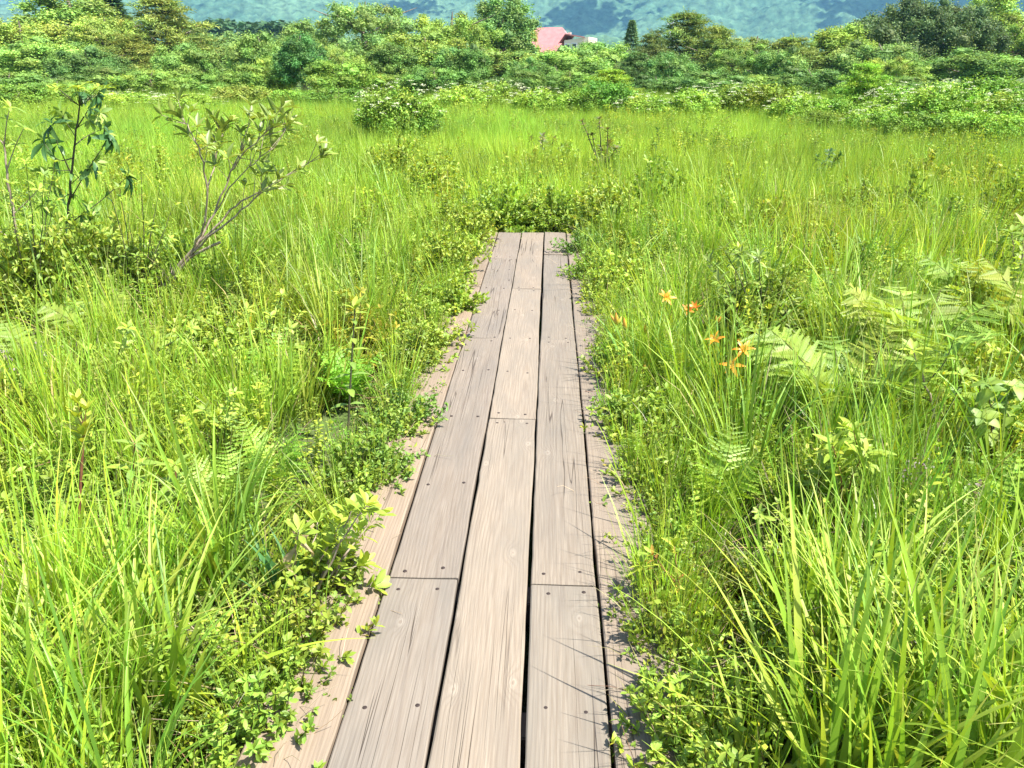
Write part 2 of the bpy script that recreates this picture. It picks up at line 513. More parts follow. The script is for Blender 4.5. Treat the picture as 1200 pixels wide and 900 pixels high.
def build_hills():
    xs = np.linspace(-2900, 2900, 820); ys = 820 + (np.linspace(0, 1, 330) ** 1.15) * 2650
    X, Y = np.meshgrid(xs, ys, indexing='ij')
    Z = hill_height(X, Y)
    rng = np.random.RandomState(4)
    wood = np.clip(Z / 12, 0, 1)
    Z = Z + wood * (rng.uniform(-1, 1, Z.shape) * 4.2 + (vnoise(X, Y, 20, 31) - .5) * 9) + GROUND - 3 + 3 * wood
    n, m = Z.shape
    V = np.stack([X, Y, Z], -1).reshape(-1, 3)
    i = np.arange(n - 1)[:, None] * m + np.arange(m - 1)[None]
    F = np.stack([i, i + m, i + m + 1, i + 1], -1).reshape(-1, 4)
    k = vnoise(X, Y, 120, 41)[..., None] * .6 + rng.uniform(0, .4, Z.shape)[..., None]
    C = np.array([.03, .075, .045]) * (1 - k) + np.array([.10, .165, .085]) * k
    me = Geo().add(V, F, C.reshape(-1, 3)).mesh('hills', hills_material(), smooth=True)
    tag(link('hills', me), 'forested blue-green hills', kind='structure')


build_ground()
build_hills()

def _core():
    n, m = 8, 5
    th = np.arange(n) / n * 2 * PI; ph = (np.arange(m) + .5) / m * PI
    V = [(math.sin(p) * math.cos(t), math.sin(p) * math.sin(t), math.cos(p)) for p in ph for t in th] + [(0, 0, 1), (0, 0, -1)]
    F = [(j * n + i, (j + 1) * n + i, (j + 1) * n + (i + 1) % n, j * n + (i + 1) % n) for j in range(m - 1) for i in range(n)]
    T = [(i, (i + 1) % n, n * m) for i in range(n)] + [((m - 1) * n + (i + 1) % n, (m - 1) * n + i, n * m + 1) for i in range(n)]
    return np.array(V), np.array(F), np.array(T)


CV, CF, CT = _core()


# clouds high over the hills, above the picture: they cast the dark patches seen on the slopes
def build_cloud(cx, cy, z, sx, sy, sz, seed, label):
    rng = np.random.RandomState(seed); g = Geo()
    for k in range(260):
        u = abs(rng.normal(0, .62)); a = rng.uniform(0, 2 * PI)
        r = max(.05, .44 * (1 - u * .58)) * rng.uniform(.5, 1.1)
        p = np.array([u * math.cos(a) * sx, u * math.sin(a) * sy, rng.uniform(0, 1) * sz * max(0, 1 - u)])
        V = p + CV * (1 + rng.normal(0, .08, (len(CV), 1))) * r * np.array([sx, sy, sz]) * .42
        g.add(V, CF, (1, 1, 1)); g.add(V, CT, (1, 1, 1))
    mt = bpy.data.materials.get('cloud_white') or plain('cloud_white', (.85, .86, .88), 1., 0, .03, .01)
    o = link('cloud', g.mesh('cloud', mt)); o.location = (cx, cy, z)
    tag(o, label, 'cloud', 'clouds over the hills')


def cloud_over(px, py, y, z, *a):
    for yy in np.arange(900, 3400, 12.):
        p = at_y(px, py, float(yy))
        if hill_height(np.array([p.x]), np.array([yy]))[0] + GROUND > p.z: break
    s = (z - p.z) / math.tan(SUN_EL)
    h = Vector((sdir.x, sdir.y)).normalized()
    build_cloud(p.x + h.x * s, p.y + h.y * s, z, *a)


cloud_over(690, 22, 2050, 760, 120, 120, 45, 3, 'white cumulus cloud over the middle of the hills')
cloud_over(1090, 6, 2500, 820, 240, 160, 60, 5, 'broad white cumulus cloud over the hills at the right')
cloud_over(480, 8, 2600, 820, 90, 70, 40, 6, 'small white cumulus cloud over the hills')

# ------------------------------------------------------------------ boardwalk
boards = empty('boardwalk', (0, 0, 0))
tag(boards, 'weathered grey-brown wooden boardwalk running straight through the meadow', 'boardwalk')
EDGES = [(-.703, -.497), (-.488, -.268), (-.258, -.046), (-.036, .166), (.176, .378)]
JOINTS = [(-1.35, 1.03, 3.41, 5.75, 7.85), (-.28, 2.13, 4.56, 6.72, 7.87), (-1.3, 1.02, 3.38, 5.71, 7.86), (-.3, 2.11, 4.54, 6.88, 7.88), (-1.0, 1.30, 3.62, 5.95, 7.84)]
PTINT = [(.98, .91, .81), (.87, .85, .82), (.99, .94, .86), (.90, .88, .83), (.90, .87, .81)]


def plank_mesh(w, l, seed):
    rng = np.random.RandomState(seed)
    n = max(12, int(l * 14)); y = np.linspace(-l / 2, l / 2, n)
    th = .045; b = .004
    e1 = np.cumsum(rng.normal(0, .0011, n)); e1 -= np.linspace(e1[0], e1[-1], n); e1 = np.clip(e1, -.003, .003)
    e2 = np.cumsum(rng.normal(0, .0011, n)); e2 -= np.linspace(e2[0], e2[-1], n); e2 = np.clip(e2, -.003, .003)
    warp = (rng.uniform(-1, 1) * .003) * np.sin(np.linspace(0, PI, n))
    cup = rng.uniform(.0005, .002)
    sec = [(-w / 2, -th), (-w / 2, -b), (-w / 2 + b, -.0008), (-w / 4, -cup), (0, -cup * 1.4), (w / 4, -cup), (w / 2 - b, -.0008), (w / 2, -b), (w / 2, -th)]
    V = []
    for k in range(n):
        end = .003 if k in (0, n - 1) else 0
        for q, (x, z) in enumerate(sec):
            ex = e1[k] if q < 3 else (e2[k] if q > 5 else 0)
            V.append((x + ex, y[k], z + warp[k] - (end if 0 < q < 8 else 0)))
    s = len(sec); F = []
    for k in range(n - 1):
        for q in range(s - 1):
            F.append((k * s + q, k * s + q + 1, (k + 1) * s + q + 1, (k + 1) * s + q))
        F.append((k * s + s - 1, k * s, (k + 1) * s, (k + 1) * s + s - 1))
    me = bpy.data.meshes.new('plank')
    me.from_pydata(V, [], F + [tuple(range(s)), tuple(reversed(range((n - 1) * s, n * s)))])
    me.materials.append(M_WOOD)
    return me


def nail_mesh():
    g = Geo(); a = np.arange(8) / 8 * 2 * PI
    ring = lambda r, z: np.stack([r * np.cos(a), r * np.sin(a), np.full(8, z)], 1)
    V = np.concatenate([ring(.0072, -.002), ring(.0064, .0004), ring(.0036, .0010), [[0, 0, .0010]]])
    F4 = [[k * 8 + i, k * 8 + (i + 1) % 8, k * 8 + 8 + (i + 1) % 8, k * 8 + 8 + i] for k in (0, 1) for i in range(8)]
    g.add(V, F4, (1, 1, 1)); g.add(V[16:], [[i, (i + 1) % 8, 8] for i in range(8)], (1, 1, 1))
    return g.mesh('nail', M_NAIL)


NAIL = nail_mesh()
rs = np.random.RandomState(11)
beams = sorted({1.03, 2.12, 3.40, 4.55, 5.73, 6.80, -.3, -1.25, 1.58, 7.75})
for c, ((x0, x1), js, tint) in enumerate(zip(EDGES, JOINTS, PTINT)):
    for k in range(len(js) - 1):
        y0, y1 = js[k] + .0022, js[k + 1] - .0022
        t = np.array(tint) * rs.uniform(.90, 1.08)
        dz = rs.uniform(-.004, .004)
        pl = link('plank', plank_mesh(x1 - x0, y1 - y0, 100 + c * 10 + k), boards,
                  Matrix.Translation(((x0 + x1) / 2, (y0 + y1) / 2, dz)) @ Matrix.Rotation(rs.normal(0, .0009), 4, 'Z') @ Matrix.Rotation(rs.normal(0, .008), 4, 'Y'), t)
        rows = [y0 + .045, y1 - .045] + [b for b in beams + [2.75, 5.15, 4.0, 6.3] if y0 + .25 < b < y1 - .25]
        for ny in rows:
            if ny < .9: continue
            for sx in (-1, 1):
                nx = sx * (x1 - x0) * (.28 + rs.uniform(-.05, .05))
                link('nail', NAIL, pl, Matrix.Translation((nx, ny + rs.normal(0, .008) - (y0 + y1) / 2, -.0016)))


def box_mesh(name, sx, sy, sz, mat, bev=.004):
    import bmesh
    bm = bmesh.new(); bmesh.ops.create_cube(bm, size=1)
    bmesh.ops.scale(bm, vec=(sx, sy, sz), verts=bm.verts)
    bmesh.ops.bevel(bm, geom=bm.edges[:], offset=bev, segments=2, affect='EDGES')
    me = bpy.data.meshes.new(name); bm.to_mesh(me); bm.free(); me.materials.append(mat)
    return me


bm_ = box_mesh('crossbeam', 1.12, .09, .085, M_STOCK)
for b in beams:
    link('crossbeam', bm_, boards, Matrix.Translation((-.163, b, -.0935)))

# ------------------------------------------------------------------ meadow plants (prototypes for the uncountable cover)
G1 = (.292, .438, .036)      # bright grass
G2 = (.225, .375, .035)       # greener sedge
G3 = (.32, .44, .045)        # yellow-green leaves
STRAW = (.42, .36, .16)


def p_fine(seed, n=60, h=.52, R=.10, segs=4, w=.0042, straw=5, col=None):
    rng = np.random.RandomState(seed); g = Geo()
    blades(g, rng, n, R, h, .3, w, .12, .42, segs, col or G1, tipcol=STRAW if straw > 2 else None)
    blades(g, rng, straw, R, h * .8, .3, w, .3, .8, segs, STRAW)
    return g.mesh('fine_grass', M_GRASS)


def p_sedge(seed, n=34, h=.62, w=.011):
    rng = np.random.RandomState(seed); g = Geo()
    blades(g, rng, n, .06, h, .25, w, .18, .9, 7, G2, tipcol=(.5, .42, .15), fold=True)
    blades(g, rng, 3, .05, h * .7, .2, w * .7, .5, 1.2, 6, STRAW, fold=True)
    return g.mesh('sedge', M_GRASS)


LANCE = leaf_tpl(1, .30, 3, .25, .5)
OVATE = leaf_tpl(1, .48, 3, .2, .45, shape=.42)


def p_forb(seed, h=.36, stems=5, L=.055, col=G3, tpl=OVATE, gap=.035, lean=.25):
    rng = np.random.RandomState(seed); g = Geo()
    for s in range(stems):
        a = rng.uniform(0, 2 * PI); hh = h * rng.uniform(.6, 1.15); ln = abs(rng.normal(0, lean))
        n = 6; t = np.linspace(0, 1, n)
        P = np.stack([.03 * np.cos(a) + np.cos(a) * ln * hh * t ** 1.5, .03 * np.sin(a) + np.sin(a) * ln * hh * t ** 1.5, hh * t], 1)
        tube(g, P, np.linspace(.0022, .001, n), np.array(col) * .6, 3)
        k = int(hh / gap); tt = np.linspace(.22, 1, k)
        pos = np.stack([np.interp(tt, t, P[:, i]) for i in range(3)], 1)
        for side in (0, PI):
            az = a + np.arange(k) * PI / 2 * 1.03 + side + rng.normal(0, .25, k)
            up = .25 + .5 * tt ** 2 + rng.normal(0, .15, k)
            d = np.stack([np.cos(az), np.sin(az), up], 1)
            sc = L * (1.15 - .55 * tt) * rng.uniform(.75, 1.2, k)
            stamp(g, tpl, pos, frames(d, np.tile([0, 0, 1.], (k, 1)), rng, .3), sc, jit(rng, col, k, .15, .1))
        d = unit(rng.normal(0, .5, (4, 3)) + [0, 0, 1.2])
        stamp(g, tpl, np.tile(P[-1], (4, 1)), frames(d, rng.normal(0, 1, (4, 3))), np.full(4, L * .55), jit(rng, np.array(col) * 1.03, 4, .1, .05))
    return g.mesh('leafy_forb', M_INST)


def p_mound(seed, R=.16, h=.26, n=420, L=.018, col=G1, twigs=16, tpl=QUAD, wid=.5):
    """twiggy dwarf bush with many small leaves"""
    rng = np.random.RandomState(seed); g = Geo()
    for s in range(twigs):
        a = rng.uniform(0, 2 * PI); r = R * rng.uniform(.1, 1); hh = h * rng.uniform(.5, 1.05) * (1 - .35 * (r / R) ** 2)
        m = 5; t = np.linspace(0, 1, m)
        P = np.stack([r * np.cos(a) * t ** .8, r * np.sin(a) * t ** .8, hh * t ** 1.1], 1); P[1:-1] += rng.normal(0, .008, (m - 2, 3))
        tube(g, P, np.linspace(.002, .0006, m), (.10, .07, .04), 3)
        k = n // twigs; tt = rng.uniform(.25, 1, k) ** .8
        pos = np.stack([np.interp(tt, t, P[:, i]) for i in range(3)], 1) + rng.normal(0, .012, (k, 3)) * [1, 1, .6]
        d = unit(rng.normal(0, 1, (k, 3)) + [0, 0, .8])
        S = np.stack([np.full(k, L * wid * 1.0), np.full(k, L), np.full(k, L)], 1) * rng.uniform(.6, 1.35, (k, 1))
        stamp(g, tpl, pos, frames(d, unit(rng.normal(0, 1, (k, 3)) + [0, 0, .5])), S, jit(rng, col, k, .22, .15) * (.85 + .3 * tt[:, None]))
    return g.mesh('dwarf_bush', M_INST)


def frond_geo(g, rng, L=.45, n=16, wmax=.12, arch=.9, lean=.35, col=G3, az=0., base=(0, 0, 0), pinn=8, lobe=.17, lo=.12):
    """one fern frond: rachis with toothed pinnae"""
    m = 10; t = np.linspace(0, 1, m)
    ang = lean + arch * t ** 1.3; ds = L / (m - 1)
    hor = np.concatenate([[0], np.cumsum(np.sin(ang[:-1]) * ds)]); ver = np.concatenate([[0], np.cumsum(np.cos(ang[:-1]) * ds)])
    P = np.stack([hor, 0 * hor, ver], 1)
    ca, sa = math.cos(az), math.sin(az); Rz = np.array([[ca, -sa, 0], [sa, ca, 0], [0, 0, 1]])
    T = np.stack([np.sin(ang), 0 * ang, np.cos(ang)], 1)
    NN = np.stack([-np.cos(ang), 0 * ang, np.sin(ang)], 1)
    tube(g, P @ Rz.T + base, np.linspace(L * .006, L * .0018, m), np.array(col) * [.9, .7, .8], 3)
    tt = np.linspace(lo, .985, n)
    f = lambda A: np.stack([np.interp(tt, t, A[:, i]) for i in range(3)], 1)
    pp, TT, ZZ = f(P), unit(f(T)), unit(f(NN))
    wl = wmax * np.sin(PI * np.clip((tt - lo) / (1 - lo) * .86 + .12, 0, 1)) ** .8 * rng.uniform(.9, 1.1, n)
    for s in (-1, 1):
        B = np.tile([0, s, 0.], (n, 1)); D = unit(B + TT * (.35 + rng.normal(0, .10, (n, 1))) - ZZ * rng.uniform(-.1, .55, (n, 1)))
        Rm = frames(D, ZZ, rng, .28)
        # pinna = row of leaflets either side of its own rib
        u = np.linspace(.08, .95, pinn)
        lw = lobe * (1 - u * .75)
        V, F = [], []
        for q in (-1, 1):
            for k in range(pinn):
                b = len(V)
                hw = .41 / (pinn - 1); V += [(0, u[k] - hw, 0), (0, u[k] + hw, 0), (q * lw[k], u[k] + hw * 1.3, .015), (q * lw[k] * .9, u[k] - hw * .2, .01)]
                F.append((b, b + 1, b + 2, b + 3) if q > 0 else (b + 3, b + 2, b + 1, b))
        stamp(g, (np.array(V, float), np.array(F)), pp @ Rz.T + base, np.einsum('ij,njk->nik', Rz, Rm), wl, jit(rng, col, n, .1, .06))


def p_fern(seed, k=7, L=.42, col=G3, wmax=.10, lean=.25):
    rng = np.random.RandomState(seed); g = Geo()
    for i in range(k):
        frond_geo(g, rng, L * rng.uniform(.7, 1.15), 16, wmax, rng.uniform(.5, 1.1), abs(rng.normal(lean, .15)), col, i / k * 2 * PI + rng.normal(0, .3), pinn=4)
    return g.mesh('fern', M_INST)


def p_dry(seed, n=26):
    rng = np.random.RandomState(seed); g = Geo()
    for s in range(n):
        m = 5; t = np.linspace(0, 1, m); a = rng.uniform(0, 2 * PI); l = rng.uniform(.08, .3); e = abs(rng.normal(.15, .35))
        b = rng.normal(0, .08, 3) * [1, 1, .2]; b[2] = abs(b[2])
        P = b + np.stack([np.cos(a) * l * t, np.sin(a) * l * t, l * e * t + .03 * np.sin(t * PI) * rng.uniform(0, 1)], 1)
        P[1:] += rng.normal(0, .006, (m - 1, 3))
        tube(g, P, np.linspace(.0018, .0008, m), jit(rng, (.42, .31, .2) if s % 3 else (.25, .15, .1), 1)[0], 3)
    return g.mesh('dry_stalks', M_DRY)


def protos(name, meshes):
    c = bpy.data.collections.new(name)
    for i, me in enumerate(meshes):
        o = bpy.data.objects.new('%s_%02d' % (name, i), me); c.objects.link(o)
    return c


def scatter_tree():
    ng = bpy.data.node_groups.new('scatter_plants', 'GeometryNodeTree')
    ng.interface.new_socket('Geometry', in_out='INPUT', socket_type='NodeSocketGeometry')
    ng.interface.new_socket('Plants', in_out='INPUT', socket_type='NodeSocketCollection')
    ng.interface.new_socket('Geometry', in_out='OUTPUT', socket_type='NodeSocketGeometry')
    N, L = ng.nodes, ng.links
    gi, go = N.new('NodeGroupInput'), N.new('NodeGroupOutput')
    ci = N.new('GeometryNodeCollectionInfo'); ci.inputs['Separate Children'].default_value = True; ci.inputs['Reset Children'].default_value = True
    ip = N.new('GeometryNodeInstanceOnPoints'); ip.inputs['Pick Instance'].default_value = True
    L.new(gi.outputs['Plants'], ci.inputs['Collection'])
    L.new(gi.outputs['Geometry'], ip.inputs['Points']); L.new(ci.outputs[0], ip.inputs['Instance'])

    def attr(nm, ty):
        n = N.new('GeometryNodeInputNamedAttribute'); n.data_type = ty; n.inputs['Name'].default_value = nm
        return n.outputs[0]
    L.new(attr('idx', 'INT'), ip.inputs['Instance Index'])
    L.new(attr('rot', 'FLOAT_VECTOR'), ip.inputs['Rotation'])
    L.new(attr('scl', 'FLOAT_VECTOR'), ip.inputs['Scale'])
    L.new(ip.outputs[0], go.inputs['Geometry'])
    return ng


SCATTER = scatter_tree()


def scatter(name, coll, P, rng, scale, tint, label, tilt=.12, leanv=None, zs=None):
    n = len(P)
    me = bpy.data.meshes.new(name)
    me.vertices.add(n); me.vertices.foreach_set('co', np.asarray(P, np.float32).ravel())

    def att(nm, ty, arr, key):
        a = me.attributes.new(nm, ty, 'POINT'); a.data.foreach_set(key, np.ascontiguousarray(arr).ravel())
    rot = np.stack([rng.normal(0, tilt, n), rng.normal(0, tilt, n), rng.uniform(0, 2 * PI, n)], 1)
    if leanv is not None:
        rot[:, 0] += leanv[:, 0]; rot[:, 1] += leanv[:, 1]
    att('rot', 'FLOAT_VECTOR', rot.astype(np.float32), 'vector')
    s3 = np.repeat(scale[:, None], 3, 1)
    if zs is not None: s3[:, 2] *= zs
    att('scl', 'FLOAT_VECTOR', s3.astype(np.float32), 'vector')
    att('idx', 'INT', rng.randint(0, len(coll.objects), n).astype(np.int32), 'value')
    att('itint', 'FLOAT_COLOR', np.concatenate([tint, np.ones((n, 1))], 1).astype(np.float32), 'color')
    o = link(name, me)
    md = o.modifiers.new('scatter', 'NODES'); md.node_group = SCATTER
    for it in SCATTER.interface.items_tree:
        if it.name == 'Plants': md[it.identifier] = coll
    return tag(o, label, kind='stuff')


def wedge(rng, y0, y1, dens, keep=None, pad=1.0):
    """ground points in the wedge the lens could see (and a margin to either side)"""
    half = .70
    w = lambda y: half * y + pad
    A = (w(y0) + w(y1)) * (y1 - y0)
    n = int(A * dens * 1.0)
    y = np.sqrt(rng.uniform((w(y0)) ** 2, (w(y1)) ** 2, n)); y = (y - pad) / half
    x = rng.uniform(-1, 1, n) * w(y) - y * .0454
    P = np.stack([x, y, np.full(n, GROUND - .005)], 1)
    m = ~((x > -.70) & (x < .37) & (y < 7.95))
    if keep is not None: m &= rng.uniform(0, 1, n) < keep(x, y)
    return P[m]


def tints(rng, P, seed, amt=.16, yel=.10, scale=1.7):
    v = np.exp((vnoise(P[:, 0], P[:, 1], scale, seed) - .5) * 2 * amt + rng.normal(0, .10, len(P)))
    h = (vnoise(P[:, 0], P[:, 1], scale * 1.6, seed + 1) - .5) * 2 * yel + rng.normal(0, .06, len(P))
    return np.stack([v * np.exp(h * 1.2), v, v * np.exp(-h * .3)], 1)


RNG = np.random.RandomState(7)
edge = lambda x: np.minimum(np.abs(x + .70), np.abs(x - .37))
C_FINE = protos('fine', [p_fine(i, 64, [.40, .34, .46, .28][i % 4], w=.0062, R=.085) for i in range(6)])
C_FAR = protos('far', [p_fine(20 + i, 80, .36, .18, 2, .0060, 1, (.298, .455, .042)) for i in range(5)])
C_SEDGE = protos('broad', [p_sedge(40 + i) for i in range(5)])
C_FORB = protos('forb', [p_forb(60, .34, 6, .040, G3, gap=.028), p_forb(61, .30, 7, .032, (.27, .38, .045), gap=.024), p_forb(62, .38, 5, .052, G3, LANCE, .026), p_forb(63, .24, 8, .028, (.26, .36, .05), gap=.02), p_forb(64, .34, 6, .050, (.22, .33, .045), LANCE, .024), p_forb(65, .28, 6, .036, (.30, .37, .06), OVATE, .026)])
C_MOUND = protos('mound', [p_mound(80), p_mound(81, .18, .22, 520, .015, (.14, .23, .035)), p_mound(82, .15, .3, 400, .021, (.28, .37, .04)), p_mound(83, .2, .24, 520, .016, (.18, .28, .04)), p_mound(84, .14, .2, 380, .020, (.25, .35, .04), wid=.6)])
C_FERN = protos('fern', [p_fern(100), p_fern(101, 6, .5, (.24, .38, .03)), p_fern(102, 8, .34, (.2, .36, .03), .08)])
C_DRY = protos('dry', [p_dry(120), p_dry(121, 18), p_dry(122, 32)])

# edge falloff keeps tall plants off the boards
def grass_keep(x, y):
    return (edge(x) > .05) * np.clip(2.1 * vnoise(x, y, .75, 51) - .25, .15, 1)
P = wedge(RNG, .25, 9.5, 28, grass_keep)
hs = np.clip(.55 + edge(P[:, 0]) * 1.1, .55, 1.0) * RNG.uniform(.7, 1.15, len(P))
scatter('meadow_grass', C_FINE, P, RNG, hs, tints(RNG, P, 201, .24, .14, .9), 'fine bright green meadow grass on both sides of the boardwalk', .16)
P = wedge(RNG, 9.0, 30, 23, lambda x, y: .5 + .7 * vnoise(x, y, 1.9, 57))
scatter('distant_grass', C_FAR, P, RNG, RNG.uniform(.75, 1.15, len(P)), tints(RNG, P, 211, .30, .10, 2.2) * 1.06, 'open stretch of light green grass before the shrubs', .15)
P = wedge(RNG, 26, 44, 6)
scatter('back_grass', C_FAR, P, RNG, RNG.uniform(.9, 1.4, len(P)), tints(RNG, P, 221), 'grass between the shrubs and trees')
P = wedge(RNG, .25, 12, 6, lambda x, y: (edge(x) > .16) * np.clip(vnoise(x, y, .9, 61) * 2.4 - .8, 0, 1))
scatter('sedge', C_SEDGE, P, RNG, RNG.uniform(.6, 1.05, len(P)), tints(RNG, P, 231), 'broad arching sedge blades among the grass')
P = wedge(RNG, .25, 9, 34, lambda x, y: (edge(x) > .03) * np.clip(vnoise(x, y, .7, 71) * 2.4 - .35, .12, 1))
scatter('undergrowth', C_FORB, P, RNG, np.clip(.6 + edge(P[:, 0]) * .9, .6, 1.1) * RNG.uniform(.7, 1.15, len(P)), tints(RNG, P, 241), 'leafy undergrowth between the grass blades', .15)
P = wedge(RNG, 8.5, 27, 7, lambda x, y: np.clip(vnoise(x, y, 1.6, 77) * 2.6 - 1.0, .05, 1))
scatter('distant_undergrowth', C_FORB, P, RNG, RNG.uniform(1.0, 1.8, len(P)), tints(RNG, P, 243), 'scattered leafy plants in the far meadow', .15)
P = wedge(RNG, .25, 9, 20, lambda x, y: np.clip(vnoise(x, y, .6, 81) * 2 - .5, .08, 1))
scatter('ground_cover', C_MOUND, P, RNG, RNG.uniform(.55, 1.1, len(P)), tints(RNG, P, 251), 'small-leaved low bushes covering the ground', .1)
P = wedge(RNG, .25, 9, 5, lambda x, y: (edge(x) > .12) * np.clip(vnoise(x, y, 1.1, 91) * 3 - 1.9, 0, 1))
P2 = wedge(RNG, 8.5, 27, 6, lambda x, y: np.clip(vnoise(x, y, 1.9, 79) * 3 - 1.5, .03, 1))
scatter('meadow_dwarf_bushes', C_MOUND, P2, RNG, RNG.uniform(1.3, 2.5, len(P2)), tints(RNG, P2, 247) * .95, 'darker low bushy patches dotted through the far meadow', .12)
scatter('fern_undergrowth', C_FERN, P, RNG, RNG.uniform(.6, 1.1, len(P)), tints(RNG, P, 261), 'yellow-green ferns among the meadow plants', .1)
P = wedge(RNG, .25, 9, 4.5)
scatter('dead_stalk_litter', C_DRY, P, RNG, RNG.uniform(.7, 1.3, len(P)), tints(RNG, P, 271, .1, .04), 'dry tan stalks and dead stems low among the plants', .2)

# the fringe of low growth that leans over both edges of the boardwalk
def fringe(n, seed, spread=.10, y0=.5, y1=7.9):
    rng = np.random.RandomState(seed)
    y = y0 + (y1 - y0) * rng.uniform(0, 1, n); s = rng.randint(0, 2, n)
    x = np.where(s == 0, -.70 + .06 * vnoise(y, y * 0, .5, 9) - np.abs(rng.normal(0, spread, n)), .37 - .06 * vnoise(y, y * 0 + 9, .5, 9) + np.abs(rng.normal(0, spread, n)))
    P = np.stack([x, y, np.full(n, GROUND)], 1)
    lean = np.stack([np.zeros(n), np.where(s == 0, 1, -1) * np.abs(rng.normal(.25, .2, n))], 1)
    return rng, P, lean
rng, P, ln = fringe(330, 301)
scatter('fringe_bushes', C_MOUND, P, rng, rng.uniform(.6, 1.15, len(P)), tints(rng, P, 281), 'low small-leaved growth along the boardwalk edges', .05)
rng, P, ln = fringe(200, 302)
scatter('fringe_leaves', C_FORB, P, rng, rng.uniform(.5, .9, len(P)), tints(rng, P, 283), 'leafy sprigs along the boardwalk edges', .22)
rng, P, ln = fringe(190, 303, .08)
scatter('fringe_grass', C_FINE, P, rng, rng.uniform(.4, .75, len(P)), tints(rng, P, 285), 'short grass along the boardwalk edges', .2)
rng, P, ln = fringe(120, 304, .04)
P[:, 2] += .06
scatter('fringe_litter', C_DRY, P, rng, rng.uniform(.5, .9, len(P)), tints(rng, P, 287, .1, .03), 'dry stems lying against the boardwalk edges', .2)


# ------------------------------------------------------------------ tree and bush crowns
CG = (.20, .305, .065)        # mid crown green


def clump_leaves(g, rng, c, rad, n, L, wid, col, up=.5, flat=1., tpl=QUAD, core=.32):
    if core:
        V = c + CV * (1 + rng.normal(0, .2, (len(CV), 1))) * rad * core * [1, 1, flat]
        g.add(V, CF, np.array(col) * .8); g.add(V, CT, np.array(col) * .8)  # core coloured darker than the leaves, painted shade inside the clump
    d = rand_dirs(rng, n); r = rng.uniform(.3, 1.0, n) ** .8 * (1 + .28 * np.sin(d[:, 0] * 7 + c[0] * 9) * np.sin(d[:, 2] * 6 + c[1] * 9))
    pos = c + d * r[:, None] * rad * [1, 1, flat]
    dirs = unit(rng.normal(0, .8, (n, 3)) + d * .5)
    ups = unit(rng.normal(0, .5, (n, 3)) + d * 1.0 + [0, 0, up * .6])
    S = np.stack([np.full(n, L * wid), np.full(n, L), np.full(n, L)], 1) * rng.uniform(.6, 1.4, (n, 1))
    stamp(g, tpl, pos, frames(dirs, ups), S, jit(rng, col, n, .16, .10))


def crown_round(seed, H, W, nc, per, L, col=CG, gap=.0, base=.12, squat=1., clr=.13, up=.9, wid=.55, core=.46):
    """broad crown of leaf clumps with gaps; base at z=0, height H, width W"""
    rng = np.random.RandomState(seed); g = Geo()
    cs = []
    while len(cs) < nc:
        d = rand_dirs(rng, 1, -.75, 1)[0]; r = rng.uniform(.25, 1) ** .5
        p = d * r * np.array([W / 2 * .86, W / 2 * .86, H * (1 - base) / 2 * .88]) + [0, 0, H * base + H * (1 - base) / 2]
        lob = .80 + .34 * vnoise(p[0] + p[1], p[2], H * .3, seed)
        p[:2] *= lob; p[2] *= .82 + .22 * vnoise(p[0], p[1], W * .22, seed + 3)
        cs.append(p)
    for p in cs:
        rr = W * clr * rng.uniform(.5, 1.1)
        cc = jit(rng, col, 1, .2, .1)[0]
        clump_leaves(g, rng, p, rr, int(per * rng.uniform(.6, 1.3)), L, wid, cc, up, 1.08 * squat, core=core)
    return g.mesh('crown', M_CROWN, smooth=False)


def crown_pine(seed, H, W, tiers, L, col=(.185, .265, .07)):
    """open pine: flattened upturned pads of needles along spreading boughs"""
    rng = np.random.RandomState(seed); g = Geo()
    for t in range(tiers):
        u = (t + .5) / tiers; z = H * (.10 + .88 * u)
        rr = W / 2 * (1.05 - u ** 1.5 * .85) * rng.uniform(.75, 1.1)
        nb = int(4 + 4 * (1 - u)); a0 = rng.uniform(0, 6)
        for b in range(nb):
            a = a0 + b / nb * 2 * PI + rng.normal(0, .3)
            for q in (.35, .65, .95):
                ln = rr * q * rng.uniform(.85, 1.1)
                c = np.array([np.cos(a) * ln, np.sin(a) * ln, z + ln * .22 + rng.normal(0, .02 * H)])
                tube(g, [[0, 0, z - .1], c], [.02 * H * .3, .004 * H], (.09, .065, .04), 3)
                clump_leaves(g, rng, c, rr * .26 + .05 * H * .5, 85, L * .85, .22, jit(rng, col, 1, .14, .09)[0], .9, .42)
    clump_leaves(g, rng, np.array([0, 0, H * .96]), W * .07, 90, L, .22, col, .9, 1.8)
    return g.mesh('crown', M_CROWN, smooth=False)


def crown_cone(seed, H, W, n, L, col=(.08, .14, .06)):
    rng = np.random.RandomState(seed); g = Geo()
    u = rng.uniform(0, 1, n) ** .75; a = rng.uniform(0, 2 * PI, n)
    tier = (np.floor(u * 13) + 1) / 13 - u
    r = W / 2 * (1 - u) * (.55 + .45 * tier * 13) * rng.uniform(.4, 1.05, n) + .02
    pos = np.stack([r * np.cos(a), r * np.sin(a), H * (.04 + .95 * u)], 1)
    d = np.stack([np.cos(a), np.sin(a), rng.normal(-.1, .35, n)], 1)
    S = np.stack([np.full(n, L * .4), np.full(n, L), np.full(n, L)], 1) * rng.uniform(.6, 1.3, (n, 1))
    stamp(g, QUAD, pos, frames(d, unit(rng.normal(0, .4, (n, 3)) + [0, 0, 1])), S, jit(rng, col, n, .22, .1))
    return g.mesh('crown', M_CROWN, smooth=False)


